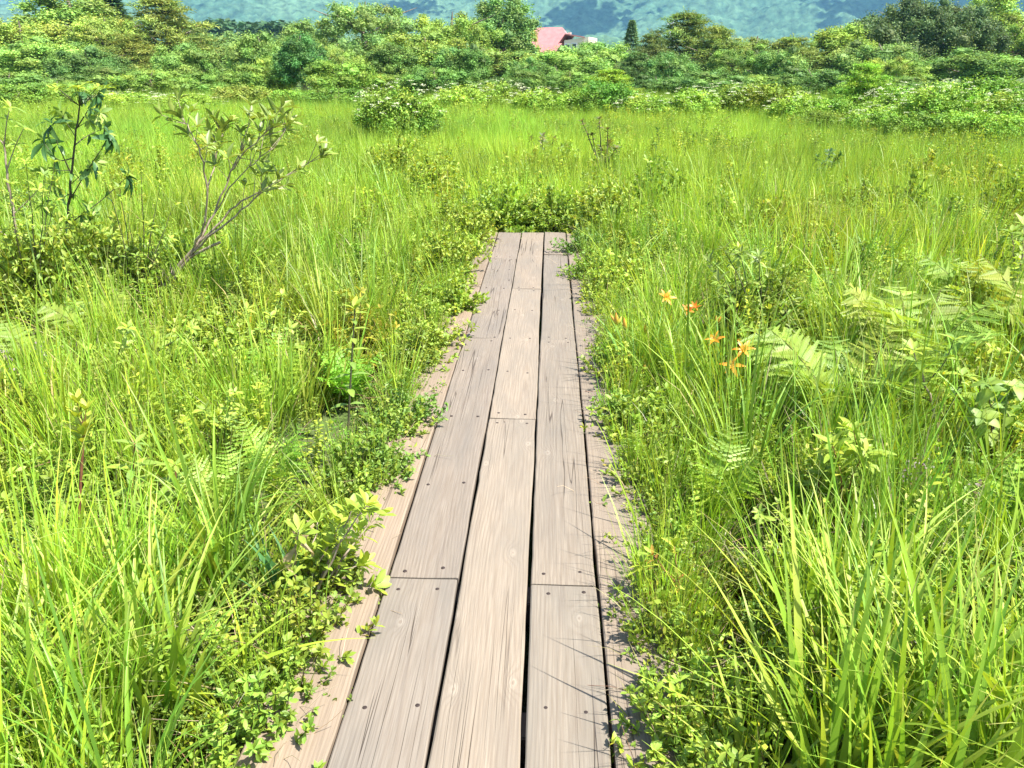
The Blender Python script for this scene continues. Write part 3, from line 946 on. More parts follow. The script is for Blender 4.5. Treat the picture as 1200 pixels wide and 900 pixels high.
def trunk_mesh(seed, H, W, limbs=6, r=.035):
    rng = np.random.RandomState(seed); g = Geo()
    P = np.array([[0, 0, -.1], [rng.normal(0, .02) * H, rng.normal(0, .02) * H, H * .3], [rng.normal(0, .03) * H, rng.normal(0, .03) * H, H * .6], [0, 0, H * .88]])
    tube(g, P, [H * r, H * r * .8, H * r * .5, H * r * .12], (1, 1, 1), 7)
    for i in range(limbs):
        a = i / limbs * 2 * PI + rng.normal(0, .4); z = H * rng.uniform(.2, .65); l = W * rng.uniform(.25, .42)
        tube(g, [[0, 0, z], [np.cos(a) * l * .5, np.sin(a) * l * .5, z + l * .35], [np.cos(a) * l, np.sin(a) * l, z + l * .6]], [H * r * .4, H * r * .25, H * r * .06], (1, 1, 1), 4)
    return g.mesh('trunk', M_BARK)


def blossom_mesh(seed, H, W, n, hw=.06):
    """flat cream flower heads of many florets, over the top and sun side of a bush"""
    rng = np.random.RandomState(seed); g = Geo()
    d = rand_dirs(rng, n, .05, 1); cs = d * np.array([W / 2 * .96, W / 2 * .96, H * .52]) + [0, 0, H * .50]
    for c in cs:
        m = 16; a = rng.uniform(0, 2 * PI, m); r = hw * np.sqrt(rng.uniform(0, 1, m)) * rng.uniform(.6, 1.2)
        pos = c + np.stack([r * np.cos(a), r * np.sin(a), rng.normal(0, .008, m)], 1)
        stamp(g, QUAD, pos, frames(unit(rng.normal(0, 1, (m, 3)) * [1, 1, .3]), np.tile([0, 0, 1.], (m, 1)), rng, .3), rng.uniform(.018, .034, m), jit(rng, (.66, .68, .46), m, .10, .03))
    return g.mesh('blossom', M_BLOSSOM, smooth=False)


KINDS = {}


def kind(name, node_name, cat, H, W, crowns, trunks, blossoms=None):
    KINDS[name] = dict(node=node_name, cat=cat, H=H, W=W, crowns=crowns, trunks=trunks, blossoms=blossoms)


kind('broad', 'broadleaf_tree', 'tree', 6, 6, [crown_round(s, 6, 6, 95, 290, .115, wid=.7) for s in (1, 2, 3)], [trunk_mesh(s, 6, 6) for s in (1, 2)])
kind('tall', 'tall_broadleaf_tree', 'tree', 8, 5, [crown_round(s, 8, 5, 100, 270, .12, wid=.7, base=.06, squat=1.15) for s in (4, 5)], [trunk_mesh(3, 8, 5)])
kind('loose', 'open_crowned_tree', 'tree', 6, 6, [crown_round(s, 6, 6, 85, 230, .11, clr=.095, wid=.55) for s in (6, 7)], [trunk_mesh(4, 6, 6, 9)])
kind('oak', 'spreading_tree', 'tree', 7, 13, [crown_round(8, 7, 13, 420, 240, .13, (.115, .185, .055), base=.03, clr=.055, wid=.7)], [trunk_mesh(5, 7, 10, 9)])
kind('pine', 'pine_tree', 'tree', 6, 5, [crown_pine(s, 6, 5, 10, .26) for s in (9, 10, 11)], [trunk_mesh(6, 6, 5, 3)])
kind('cone', 'conifer_tree', 'tree', 6, 2.6, [crown_cone(s, 6, 2.6, 6000, .2) for s in (12, 13)], [trunk_mesh(7, 6, 1, 0, .02)])
kind('mid', 'broadleaf_bush', 'bush', 3, 3.4, [crown_round(s, 3, 3.4, 95, 240, .066, (.165, .27, .05), base=.02) for s in (14, 15, 16)], [trunk_mesh(8, 3, 3, 7, .02)])
kind('ypine', 'young_pine_tree', 'tree', 2.4, 2.0, [crown_pine(s, 2.4, 2.0, 9, .11, (.17, .28, .05)) for s in (17, 18)], [trunk_mesh(9, 2.4, 2, 2, .02)])
kind('bush', 'leafy_bush', 'bush', 1.4, 1.8, [crown_round(s, 1.4, 1.8, 110, 95, .055, (.175, .30, .042), base=0, clr=.12, core=.3, up=.8) for s in (19, 20, 21, 22)], [trunk_mesh(10, 1.4, 1.8, 9, .012)])
kind('flower', 'flowering_bush', 'bush', 1.4, 1.8, [crown_round(s, 1.4, 1.8, 110, 95, .055, (.19, .31, .045), base=0, clr=.12, core=.3, up=.8) for s in (23, 24)], [trunk_mesh(11, 1.4, 1.8, 9, .012)],
     [blossom_mesh(25, 1.4, 1.8, 60), blossom_mesh(26, 1.4, 1.8, 34)])

PRNG = np.random.RandomState(99)
_used = {}
GROW_H = dict(cone=1.02, pine=1.06, ypine=1.05, oak=1.1, mid=.98, broad=1.16, tall=1.14, loose=1.14)


def grow(kd, px, top, dist, wpx, label, tint=(1, 1, 1), group=None):
    """a tree or bush standing at that distance (m), as wide and as tall as it looks there"""
    K = KINDS[kd]
    if kd in ('bush', 'flower') : dist *= 1.2
    p = at_y(px, top + (PRNG.uniform(-9, 9) if kd == 'mid' else 0), dist); H = p.z - GROUND
    Wm = wpx / 942.0 * math.hypot(p.x, dist) * 1.12; H *= GROW_H.get(kd, 1.1)
    i = _used.get(kd, 0); _used[kd] = i + 1
    root = empty(K['node'], (p.x, dist, GROUND), PRNG.uniform(0, 2 * PI))
    tag(root, label, K['cat'], group or {'tree': 'trees behind the meadow', 'bush': 'bushes along the far edge of the meadow'}[K['cat']])
    S = Matrix.Diagonal((Wm / K['W'], Wm / K['W'], H / K['H'], 1))
    t = np.array(tint) * PRNG.uniform(.82, 1.22) * np.array([PRNG.uniform(.92, 1.1), 1, 1]) * (1.12 if kd != 'bush' else 1.0)
    link('trunk', K['trunks'][i % len(K['trunks'])], root, S)
    link('crown', K['crowns'][i % len(K['crowns'])], root, S, t)
    if K['blossoms']: link('blossom', K['blossoms'][i % len(K['blossoms'])], root, S)
    return root


YG, GR, DK, BL, PALE = (1.35, 1.25, .9), (1, 1, 1), (.62, .72, .85), (.75, .9, 1.25), (1.25, 1.15, 1.25)  # crown tints: the darker ones simply have darker leaf colour
TREES = [
 # kind, x, top, distance, width, label, tint
 ('broad', 22, 26, 72, 110, 'pale green round tree at the very left edge of the far tree line', YG),
 ('tall', 80, -8, 78, 120, 'tallest leafy tree at the left, its top cut off by the frame', (1.1, 1.08, .95)),
 ('cone', 126, -10, 84, 90, 'narrow dark tree top rising behind the tall left trees', (.9, 1.2, 1.2)),
 ('loose', 122, 20, 66, 95, 'open crowned tree right beside the tallest left tree', (1.2, 1.1, .9)),
 ('pine', 188, 4, 68, 110, 'tall pine with a dark hollow low in its crown, left of the far conifer wood', (1.15, 1.1, .9)),
 ('loose', 238, 34, 74, 90, 'bluish green tree in front of the far conifer wood', BL),
 ('broad', 45, 50, 60, 110, 'lower rounded tree under the tallest left tree', (1.1, 1.1, 1)),
 ('pine', 152, 44, 62, 80, 'yellowish pine between the tallest left tree and the dark-hollowed pine', (1.3, 1.15, .9)),
 ('broad', 275, 55, 70, 90, 'green rounded tree beneath the distant conifer wood', (.95, 1, 1.1)),
 ('broad', 330, 50, 66, 70, 'yellow-green round tree just left of the small dark pine', YG),
 ('tall', 352, 24, 80, 66, 'upright tree behind the small dark pine', (1.05, 1.05, 1)),
 ('loose', 428, 2, 72, 125, 'large loose grey-green tree left of centre against the hills', PALE),
 ('broad', 395, 52, 64, 70, 'mid green tree at the left foot of the large loose tree', GR),
 ('loose', 530, 14, 76, 110, 'airy yellow-green tree standing left of the tall dense tree', (1.3, 1.2, .9)),
 ('tall', 586, -6, 80, 84, 'tall dense upright tree directly left of the pink roof', (.85, 1.0, 1.1)),
 ('loose', 606, 24, 84, 50, 'pale small crowned tree touching the left side of the pink roof', (1.35, 1.2, .9)),
 ('broad', 497, 44, 62, 120, 'bright rounded tree in front of the airy yellow-green tree', (1.3, 1.2, .9)),
 ('broad', 585, 60, 60, 120, 'spreading mid green tree below the tall dense tree', (1.0, 1.05, .95)),
 ('broad', 655, 60, 62, 110, 'low green tree in front of the house with the pink roof', (.95, 1.02, .9)),
 ('broad', 702, 54, 70, 96, 'feathery green tree right of the pink-roofed house', (1.05, 1.1, 1)),
 ('cone', 741, 25, 98, 40, 'slim spire conifer right of the house, tip against the cloud shadow', (1.9, 1.9, 1.9)),
 ('pine', 764, 44, 66, 60, 'brown-tinged dark pine below the slim spire conifer', (.85, .75, .8)),
 ('pine', 806, 20, 70, 96, 'pale layered pine next to the slim white mast', (1.2, 1.15, .95)),
 ('pine', 842, 36, 66, 80, 'reddish-tipped pine right of the pale layered pine', (1.2, 1.0, .85)),
 ('loose', 888, 42, 72, 100, 'broad open tree midway along the right tree line', (1.15, 1.15, 1)),
 ('pine', 930, 48, 68, 90, 'low pine left of the bright green tree on the right', (1.05, 1.05, .95)),
 ('tall', 985, 30, 70, 84, 'bright green tree left of the great dark round tree', (1.35, 1.25, .85)),
 ('broad', 1030, 52, 66, 90, 'darker green tree at the left foot of the great dark round tree', (.8, .9, .95)),
 ('oak', 1084, 4, 76, 172, 'great dark round spreading tree on the right', (1.0, 1.0, 1.0)),
 ('tall', 1168, -8, 84, 80, 'light green tall tree behind the great round tree, near the right edge', (1.3, 1.2, .95)),
 ('loose', 1192, 26, 78, 80, 'yellowish open tree at the far right edge of the tree line', (1.3, 1.2, .9)),
 ('broad', 1140, 62, 64, 110, 'mid green tree below the right side of the great round tree', (1.05, 1.1, .95)),
 ('broad', 302, 44, 50, 74, 'green tree standing between the utility pole and the small dark pine', (.95, 1.05, .95)),
 ('loose', 378, 52, 54, 60, 'pale tree peering over the right shoulder of the small dark pine', (1.2, 1.15, 1)),
 ('tall', 456, 50, 52, 66, 'dark green tree below the right half of the large loose grey-green tree', (.75, .9, .85)),
 ('broad', 538, 56, 50, 70, 'dark green tree below the airy yellow-green tree', (.7, .85, .8)),
 ('broad', 622, 72, 50, 60, 'dark tree at the left foot of the house', (.7, .85, .8)),
 ('pine', 745, 64, 52, 60, 'dark pine in the gap right of the house', (.75, .85, .9)),
 ('broad', 786, 66, 50, 60, 'deep green tree at the foot of the pale layered pine', (.65, .82, .85)),
 ('loose', 862, 56, 52, 70, 'leafy tree between the reddish pine and the broad open tree', (1.1, 1.1, .95)),
 ('broad', 912, 60, 50, 70, 'blue-green tree in the middle of the right tree line', (.75, .9, .95)),
 ('loose', 1052, 66, 48, 70, 'feathery tree overlapping the lower left of the great round tree', (1.2, 1.15, .9)),
 ('broad', 100, 60, 52, 80, 'dark green tree below the pines at the left', (.65, .8, .8)),
 ('broad', 212, 56, 52, 66, 'green tree between the dark-hollowed pine and the utility pole', (.95, 1.05, .95)),
 # outside the frame to either side
 ('broad', -60, 20, 74, 130, 'round tree beyond the left edge of the view', GR),
 ('loose', 1275, 20, 76, 130, 'open tree beyond the right edge of the view', GR),
 # middle tier
 ('mid', 10, 76, 42, 90, 'dark leafy bush low at the left edge under the trees', (.8, .9, .9)),
 ('mid', 66, 84, 40, 80, 'rounded bush under the tallest left tree', (1.0, 1.0, .9)),
 ('mid', 120, 80, 44, 90, 'dark green bush under the yellowish pine', (.8, .9, .9)),
 ('mid', 178, 82, 42, 80, 'bush in front of the dark-hollowed pine', (1.0, 1.05, .9)),
 ('mid', 228, 76, 44, 80, 'dense green bush left of the white utility pole', (.9, 1.0, .95)),
 ('mid', 285, 74, 46, 80, 'dense green bush right of the white utility pole', (1.0, 1.05, .9)),
 ('tall', 352, 42, 46, 62, 'small dark green pine standing before the left-centre trees', (.5, .72, .8)),
 ('mid', 322, 66, 48, 60, 'fresh green bush touching the small dark pine on its left', (1.25, 1.2, .9)),
 ('mid', 402, 66, 42, 84, 'bright fresh green bush right of the small dark pine', (1.25, 1.25, .85)),
 ('mid', 455, 80, 44, 76, 'leafy bush behind the cream-flowered bush left of centre', (1.0, 1.05, .9)),
 ('mid', 508, 78, 40, 84, 'dark-based bush right of the cream-flowered bush', (.85, .95, .9)),
 ('mid', 560, 84, 42, 76, 'mid green bush in line with the tall dense tree', (1.0, 1.05, .9)),
 ('mid', 612, 86, 40, 80, 'deep green bush straight ahead beyond the end of the boardwalk', (.8, .95, .85)),
 ('mid', 668, 84, 42, 80, 'deep green bush below the pink-roofed house', (.85, .98, .9)),
 ('ypine', 716, 84, 34, 78, 'bright young pine standing clear right of centre', (1.45, 1.4, .9)),
 ('mid', 768, 84, 44, 70, 'dark bush beneath the brown-tinged pine', (.6, .72, .8)),
 ('mid', 822, 82, 42, 96, 'dark green bush under the reddish-tipped pine', (.65, .8, .85)),
 ('mid', 884, 80, 44, 84, 'rounded bush under the broad open tree', (.95, 1.0, .9)),
 ('mid', 948, 82, 42, 90, 'dark bush beneath the low pine', (.7, .8, .85)),
 ('ypine', 1016, 78, 26, 74, 'young pine standing in front of the great round tree', (1.35, 1.3, .9)),
 ('mid', 1074, 88, 40, 84, 'green bush beneath the middle of the great round tree', (.9, 1.0, .9)),
 ('mid', 1122, 90, 40, 80, 'fresh green bush at the right foot of the great round tree', (1.2, 1.2, .85)),
 ('mid', 1178, 82, 38, 90, 'arching green bush at the right edge before the tree line', (1.15, 1.15, .9)),
 # front tier
 ('bush', 18, 98, 24, 76, 'low bush at the left edge of the far meadow', (1.1, 1.1, .9)),
 ('bush', 84, 104, 26, 70, 'low spreading bush behind the drooping-leaved sapling', (1.15, 1.1, .9)),
 ('flower', 150, 108, 25, 76, 'low bush dotted with small cream flowers behind the left saplings', (1.1, 1.1, .9)),
 ('flower', 214, 112, 24, 80, 'faintly flowered low bush behind the leaning shrub', (1.15, 1.1, .9)),
 ('bush', 282, 100, 27, 70, 'tan-tinged scrubby bush left of the small dark pine', (1.35, 1.0, 1.1)),
 ('bush', 338, 104, 27, 70, 'low green bush directly below the small dark pine', (1.0, 1.05, .9)),
 ('bush', 396, 102, 26, 76, 'low bush between the small dark pine and the big flowered bush', (.95, 1.0, .9)),
 ('flower', 466, 102, 14.5, 96, 'big domed bush with cream flowers, standing nearest left of centre', (1.1, 1.1, .9)),
 ('flower', 538, 102, 24, 66, 'cream-topped bush just right of the big domed flowered bush', (1.15, 1.1, .95)),
 ('flower', 588, 97, 25, 64, 'bush with the brightest cream flower heads, ahead of the boardwalk', (1.2, 1.15, .95)),
 ('flower', 634, 106, 22, 74, 'wide flowered bush beyond the right side of the boardwalk end', (1.15, 1.15, .9)),
 ('bush', 686, 104, 22, 64, 'green bush left of the bright young pine foot', (1.0, 1.05, .9)),
 ('bush', 708, 96, 22, 72, 'rounded dark green bush in front of the bright young pine', (.85, 1.0, .85)),
 ('flower', 764, 112, 21, 76, 'low lime bush with a few cream heads right of the young pine', (1.25, 1.2, .85)),
 ('flower', 812, 106, 21, 66, 'flowered bush below the dark green bush', (1.2, 1.15, .9)),
 ('flower', 858, 100, 22, 76, 'dome of lime leaves with cream flowers in the right half', (1.2, 1.1, .95)),
 ('bush', 896, 96, 22, 84, 'tallest smooth yellow-green dome in the right-hand shrub line', (1.45, 1.2, .85)),
 ('flower', 938, 112, 19, 70, 'flowered bush left of the forward young pine', (1.15, 1.15, .9)),
 ('bush', 980, 114, 19, 66, 'plain green bush under the forward young pine', (.95, 1.05, .9)),
 ('flower', 1062, 102, 20, 80, 'bush massed with white flowers right of the forward young pine', (1.1, 1.1, .95)),
 ('flower', 1108, 100, 18, 84, 'broad bush with the densest white flower heads on the right', (1.1, 1.1, .95)),
 ('bush', 1160, 92, 19, 90, 'high arching green bush near the right edge', (1.1, 1.15, .9)),
 ('flower', 1200, 108, 17, 80, 'flowered bush cut by the right edge', (1.1, 1.1, .95)),
 ('flower', 1030, 128, 16, 66, 'low flowered bush in the front row below the forward young pine', (1.1, 1.1, .9)),
 ('bush', 1078, 132, 15, 76, 'front row green bush nearest the open grass on the right', (1.0, 1.1, .85)),
 ('bush', 1140, 128, 15, 90, 'front row wide bush toward the right edge', (1.1, 1.15, .85)),
 ('bush', 1196, 134, 14, 70, 'front row bush cut by the right edge', (1.15, 1.15, .85)),
 ('bush', 962, 130, 17, 60, 'small front bush where the right shrub line meets the grass', (1.15, 1.1, .9)),
]
for r in TREES: grow(*r)

# distant conifer plantation on the left, one mass at this distance
def far_wood():
    rng = np.random.RandomState(55); g = Geo()
    for i in range(150):
        y = rng.uniform(250, 330); px = rng.uniform(205, 345)
        p = at_y(px, 60, y); top = at_y(px, 20 + 14 * vnoise(px, 0, 26, 9) + rng.uniform(-2, 6), y).z
        m = 46; u = rng.uniform(0, 1, m); a = rng.uniform(0, 2 * PI, m); r = 2.3 * (1 - u) + .15
        pos = np.stack([p.x + r * np.cos(a), y + r * np.sin(a), GROUND + (top - GROUND) * (.1 + .9 * u)], 1)
        d = np.stack([np.cos(a), np.sin(a), np.full(m, -.3)], 1)
        stamp(g, QUAD, pos, frames(d, np.tile([0, 0, 1.], (m, 1)), rng, .3), rng.uniform(1.2, 2.6, m), jit(rng, (.05, .11, .04), m, .2, .1))
        tube(g, [[p.x, y, GROUND], [p.x, y, top]], [.25, .03], (.04, .07, .03), 4)
    tag(link('distant_conifer_wood', g.mesh('distant_conifer_wood', M_CROWN, smooth=False)), 'far dark conifer plantation behind the left trees', kind='stuff')


far_wood()


# ------------------------------------------------------------------ house with a pink roof
def poly(name, V, F, mat, parent, mat4=None):
    me = bpy.data.meshes.new(name); me.from_pydata(V, [], F); me.materials.append(mat); me.update()
    return link(name, me, parent, mat4)


def build_house():
    y = 150.0
    base = at_y(650, 60, y); zt = at_y(650, 35, y).z - GROUND
    h = empty('house', (base.x, y, GROUND), math.radians(-14))
    tag(h, 'pale house with a pink pitched roof half hidden among the trees', 'house')
    w, d = 4.9, 3.8; ev = zt - 4.2
    V = [(-w, -d, 0), (w, -d, 0), (w, d, 0), (-w, d, 0), (-w, -d, ev), (w, -d, ev), (w, d, ev), (-w, d, ev)]
    poly('wall', V, [(0, 1, 5, 4), (1, 2, 6, 5), (2, 3, 7, 6), (3, 0, 4, 7)], M_WALL, h)
    # hipped main roof, real thickness
    o = .35; R = [(-w - o, -d - o, ev - .2), (w + o, -d - o, ev - .2), (w + o, d + o, ev - .2), (-w - o, d + o, ev - .2), (-w * .8, 0, zt + .4), (w * .25, 0, zt + .4)]
    R += [(x, yy, z - .16) for x, yy, z in R[:4]]
    poly('roof', R, [(0, 1, 5, 4), (1, 2, 5), (2, 3, 4, 5), (3, 0, 4), (6, 7, 1, 0), (7, 8, 2, 1), (8, 9, 3, 2), (9, 6, 0, 3), (9, 8, 7, 6)], M_ROOF, h)
    # cross wing on the right with a flat-topped cream gable
    gx0, gx1 = w * .55, w + 1.9; gz = zt - 1.3
    g = poly('gable', [(gx0, -d - .7, 0), (gx1, -d - .7, 0), (gx1, d - 1, 0), (gx0, d - 1, 0), (gx0, -d - .7, gz - .5), (gx1, -d - .7, gz), (gx1, d - 1, gz), (gx0, d - 1, gz - .5)],
             [(0, 1, 5, 4), (1, 2, 6, 5), (2, 3, 7, 6), (3, 0, 4, 7)], M_WALL, h)
    poly('gable_roof', [(gx0 - .9, -d - 1, gz - .9), (gx0 + .2, -d - 1, gz + .55), (gx1 - .6, -d - 1, gz + .02), (gx1 - .6, d - .8, gz + .02), (gx0 + .2, d - .8, gz + .55), (gx0 - .9, d - .8, gz - .9),
                        (gx0 - .9, -d - 1, gz - 1.1), (gx0 + .2, -d - 1, gz + .35), (gx1 - .6, -d - 1, gz - .18)],
         [(0, 1, 4, 5), (1, 2, 3, 4), (6, 7, 1, 0), (7, 8, 2, 1)], M_ROOF, h)
    for i, (x, z) in enumerate(((gx0 + .55, gz - 1.6), (gx0 + 1.7, gz - 1.5), (gx1 - .8, gz - 1.5))):
        fr = link('window', box_mesh('window', .95, .12, 1.2, M_WHITE, .02), h, Matrix.Translation((x, -d - .73, z)))
        link('pane', box_mesh('pane', .72, .05, .96, M_GLASSY, .01), fr, Matrix.Translation((0, -.05, 0)))
    for i, x in enumerate((-w * .55, -w * .1)):
        fr = link('window', box_mesh('window', 1.1, .12, 1.3, M_WHITE, .02), h, Matrix.Translation((x, -d - .02, ev - 1.5)))
        link('pane', box_mesh('pane', .86, .05, 1.06, M_GLASSY, .01), fr, Matrix.Translation((0, -.05, 0)))
    link('chimney', box_mesh('chimney', .45, .45, .6, M_WALL, .02), h, Matrix.Translation((w * .5, .6, zt - .7)))


build_house()


def build_pole(px, top, dist, H0, label, lattice=False):
    p = at_y(px, top, dist); H = p.z - GROUND
    if not lattice:
        r = empty('utility_pole', (p.x, dist, GROUND)); tag(r, label, 'utility pole')
        g = Geo(); tube(g, [[0, 0, 0], [0, 0, H]], [.14, .10], (1, 1, 1), 8); link('pole', g.mesh('pole', M_WHITE), r)
        for z in (H - .35, H - .95):
            a = link('crossarm', box_mesh('crossarm', 1.1, .1, .1, M_WHITE, .01), r, Matrix.Translation((-.3, 0, z)))
            for x in (-.45, .45):
                g = Geo(); tube(g, [[0, 0, .05], [0, 0, .3]], [.09, .05], (1, 1, 1), 8)
                link('insulator', g.mesh('insulator', M_WHITE), a, Matrix.Translation((x, 0, 0)))
        link('transformer', box_mesh('transformer', .4, .4, .6, M_WHITE, .05), r, Matrix.Translation((-.35, 0, H - 1.8)))
    else:
        r = empty('lattice_mast', (p.x, dist, GROUND)); tag(r, label, 'mast')
        g = Geo(); w = .95
        for sx, sy in ((-1, -1), (1, -1), (1, 1), (-1, 1)):
            tube(g, [[sx * w, sy * w, 0], [sx * .22, sy * .22, H]], [.13, .09], (1, 1, 1), 4)
        link('mast_legs', g.mesh('mast_legs', M_WHITE), r)
        g = Geo(); n = 12
        for k in range(n):
            z0, z1 = H * k / n, H * (k + 1) / n; a, b = w + (.22 - w) * k / n, w + (.22 - w) * (k + 1) / n
            for q in (-1, 1):
                tube(g, [[-a, q * a, z0], [b, q * b, z1]], .05, (1, 1, 1), 3); tube(g, [[q * a, -a, z0], [q * b, b, z1]], .05, (1, 1, 1), 3)
        link('bracing', g.mesh('bracing', M_WHITE), r)
        for z, l in ((H - .6, 2.4), (H - 2.4, 3.2)):
            link('crossarm', box_mesh('crossarm', l, .16, .16, M_WHITE, .02), r, Matrix.Translation((0, 0, z)))


build_pole(264, 53, 92, 0, 'slim white utility pole among the left trees')
build_pole(788, 25, 210, 0, 'slim white lattice mast rising behind the right tree line', True)

# ------------------------------------------------------------------ single plants one can point at
def leaf_mesh(L, W, col, seed=0, fold=.25, droop=.4, shape=.45, mat=None, segs=5, vein=True):
    rng = np.random.RandomState(seed)
    V, F = leaf_tpl(L, W, segs, fold, droop, shape)
    V = V.copy(); V[:, 2] += rng.normal(0, .012 * L, len(V)); V[:, 0] += np.sin(V[:, 1] / L * 3) * .04 * L * rng.uniform(-1, 1)
    c = np.tile(np.array(col, float), (len(V), 1)) * np.exp(rng.normal(0, .06, (len(V), 1)))
    if vein: c[1::3] *= 1.18
    g = Geo(); g.add(V, F, c)
    return g.mesh('leaf', mat or M_LEAF)


def variants(L, W, cols, seed, mat=None, **k):
    return [leaf_mesh(L * q, W * q * r, c, seed + i * 7 + j, mat=mat, **k) for i, c in enumerate(cols) for j, (q, r) in enumerate(((1, 1), (.82, 1.1), (1.12, .9)))]


def put(root, me, p, d, up, s=1.0, name='leaf', tint=None):
    y = Vector(d).normalized(); x = y.cross(Vector(up))
    if x.length < 1e-4: x = y.cross(Vector((.3, 1, .2)))
    x.normalize(); z = x.cross(y)
    M = Matrix(((x.x, y.x, z.x, 0), (x.y, y.y, z.y, 0), (x.z, y.z, z.z, 0), (0, 0, 0, 1)))
    return link(name, me, root, Matrix.Translation(Vector(p) - root.location) @ M @ Matrix.Scale(s, 4), tint)


def whorl(root, rng, p, d, k, ms, spread=1.0, size=1., sag=0., tint=None):
    d = Vector(d).normalized(); a0 = rng.uniform(0, 2 * PI)
    u = d.orthogonal().normalized(); v = d.cross(u)
    for i in range(k):
        a = a0 + i / k * 2 * PI + rng.normal(0, .25); sp = spread * rng.uniform(.65, 1.25)
        r = u * math.cos(a) + v * math.sin(a)
        dr = d * math.cos(sp) + r * math.sin(sp) - Vector((0, 0, sag * rng.uniform(.5, 1.3)))
        put(root, ms[rng.randint(len(ms))], Vector(p) + r * .004, dr, d + Vector((0, 0, .35)) - r * .2, size * rng.uniform(.7, 1.15), tint=tint)


def stem(root, pts, r0, r1, mat, name='stem', sides=6, jitter=0., rng=None):
    P = np.array([tuple(Vector(p) - root.location) for p in pts])
    n = 4 * (len(P) - 1) + 1; t = np.linspace(0, len(P) - 1, n)
    Q = np.stack([np.interp(t, np.arange(len(P)), P[:, i]) for i in range(3)], 1)
    for _ in range(2): Q[1:-1] = (Q[:-2] + 2 * Q[1:-1] + Q[2:]) / 4
    if jitter: Q[1:-1] += rng.normal(0, jitter, (n - 2, 3))
    g = Geo(); tube(g, Q, np.linspace(r0, r1, n), (1, 1, 1), sides)
    link(name, g.mesh(name, mat), root)
    return [Vector(q) + root.location for q in Q]


def along(pts, f):
    i = min(int(f * (len(pts) - 1)), len(pts) - 2); k = f * (len(pts) - 1) - i
    return pts[i].lerp(pts[i + 1], k), (pts[i + 1] - pts[i]).normalized()


def plant(name, cat, label, px, py, group=None, z=GROUND):
    b = at_z(px, py, z); r = empty(name, b); tag(r, label, cat, group)
    return r, b


def W(pts, y0, dy=None):
    """photograph columns / rows at a plant's distance, with a little depth of their own"""
    return [at_y(p[0], p[1], y0 + (p[2] if len(p) > 2 else 0)) for p in pts]


OLIVE = [(.22, .28, .06), (.28, .34, .07), (.15, .21, .045)]
LIME = [(.31, .42, .045), (.35, .43, .045), (.27, .38, .045)]
YELLOW = [(.42, .44, .05), (.37, .44, .045)]
DEEP = [(.06, .15, .04), (.10, .20, .045), (.05, .12, .035)]
FRESH = [(.23, .34, .05), (.28, .38, .055), (.18, .29, .05)]
L_DEEP = variants(.125, .040, DEEP, 1, M_GLOSSY, droop=.9, fold=.3)
L_OLIVE = variants(.10, .030, OLIVE, 2, M_GLOSSY, droop=.35, fold=.6)
L_LIME = variants(.085, .032, LIME, 3, droop=.4)
L_YEL = variants(.07, .024, YELLOW, 4, droop=.3)
L_FRESH = variants(.085, .034, FRESH, 5, droop=.45)
L_OBOV = variants(.062, .026, LIME, 6, droop=.25, shape=.62)
L_SMALL = variants(.045, .018, LIME + FRESH, 7, droop=.4)
L_RED = variants(.05, .02, [(.40, .16, .04), (.45, .28, .04)], 8, droop=.4)


def bushy(root, rng, tips, base, y0, ms, k=5, stemmat=M_TWIG, r0=.007, size=1., spread=1.0, mids=3, sag=0., tint=None, depth=.12):
    """many stems from the foot to tips given in the photograph, leaf whorls on them"""
    for (px, py) in tips:
        dy = rng.normal(0, depth)
        tip = at_y(px, py, y0 + dy)
        mid = base.lerp(tip, .55) + Vector((rng.normal(0, .03), rng.normal(0, .03), .04))
        pts = stem(root, [base + Vector((rng.normal(0, .015), rng.normal(0, .015), 0)), mid, tip], r0, r0 * .25, stemmat, rng=rng, jitter=.003)
        p, d = along(pts, 1); whorl(root, rng, p, d + Vector((0, 0, .3)), k, ms, spread * .85, size * .82, sag, tint)
        for q in range(mids + 3):
            f = rng.uniform(.35, .85) if q % 2 else rng.uniform(.85, .98); p, d = along(pts, f)
            whorl(root, rng, p, d, rng.randint(2, 4), ms, spread * 1.1, size * .8, sag + .1, tint)


# --- left: sapling with drooping dark leaves
rng = np.random.RandomState(501)
r, b = plant('drooping_sapling', 'sapling', 'tall sapling with drooping glossy dark green leaves at the upper left', 84, 352)
y = b.y
main = stem(r, [b] + W([(82, 290), (80, 240), (85, 190, .03), (92, 140, .05), (97, 108, .05)], y), .013, .004, M_DTWIG, rng=rng, jitter=.004)
brs = [([(81, 236), (105, 195, -.1), (128, 162, -.15)], 11), ([(82, 262), (118, 236, .1), (148, 208, .15)], 10), ([(84, 205), (70, 175, -.1), (60, 148, -.12)], 9), ([(90, 150), (104, 128, -.1), (114, 112, -.1)], 9),
       ([(86, 185), (68, 190, .12), (52, 168, .2)], 6), ([(88, 170), (100, 160, .2), (122, 150, .3)], 6)]
for pts, k in brs:
    q = stem(r, W(pts, y), .005, .002, M_DTWIG, 'branch')
    p, d = along(q, 1.0); whorl(r, rng, p, Vector((d.x, d.y, .1)), k, L_DEEP, 1.1, 1.05, .9); whorl(r, rng, p + Vector((0, 0, .03)), Vector((d.x, d.y, .6)), 6, L_DEEP + L_FRESH, .9, .8, .3)
    p, d = along(q, .6); whorl(r, rng, p, d, 2, L_DEEP, 1.0, .85, .8)
whorl(r, rng, main[-1], (0, 0, 1), 9, L_DEEP, 1.2, 1.0, .8)
for q in range(11):
    p = at_y(rng.uniform(60, 134), rng.uniform(97, 108), y + rng.normal(0, .15)); stem(r, [main[-3], p], .003, .0015, M_DTWIG, 'branch')
    whorl(r, rng, p, (0, 0, 1), 7, L_LIME + L_FRESH, 1.1, .8, .3)
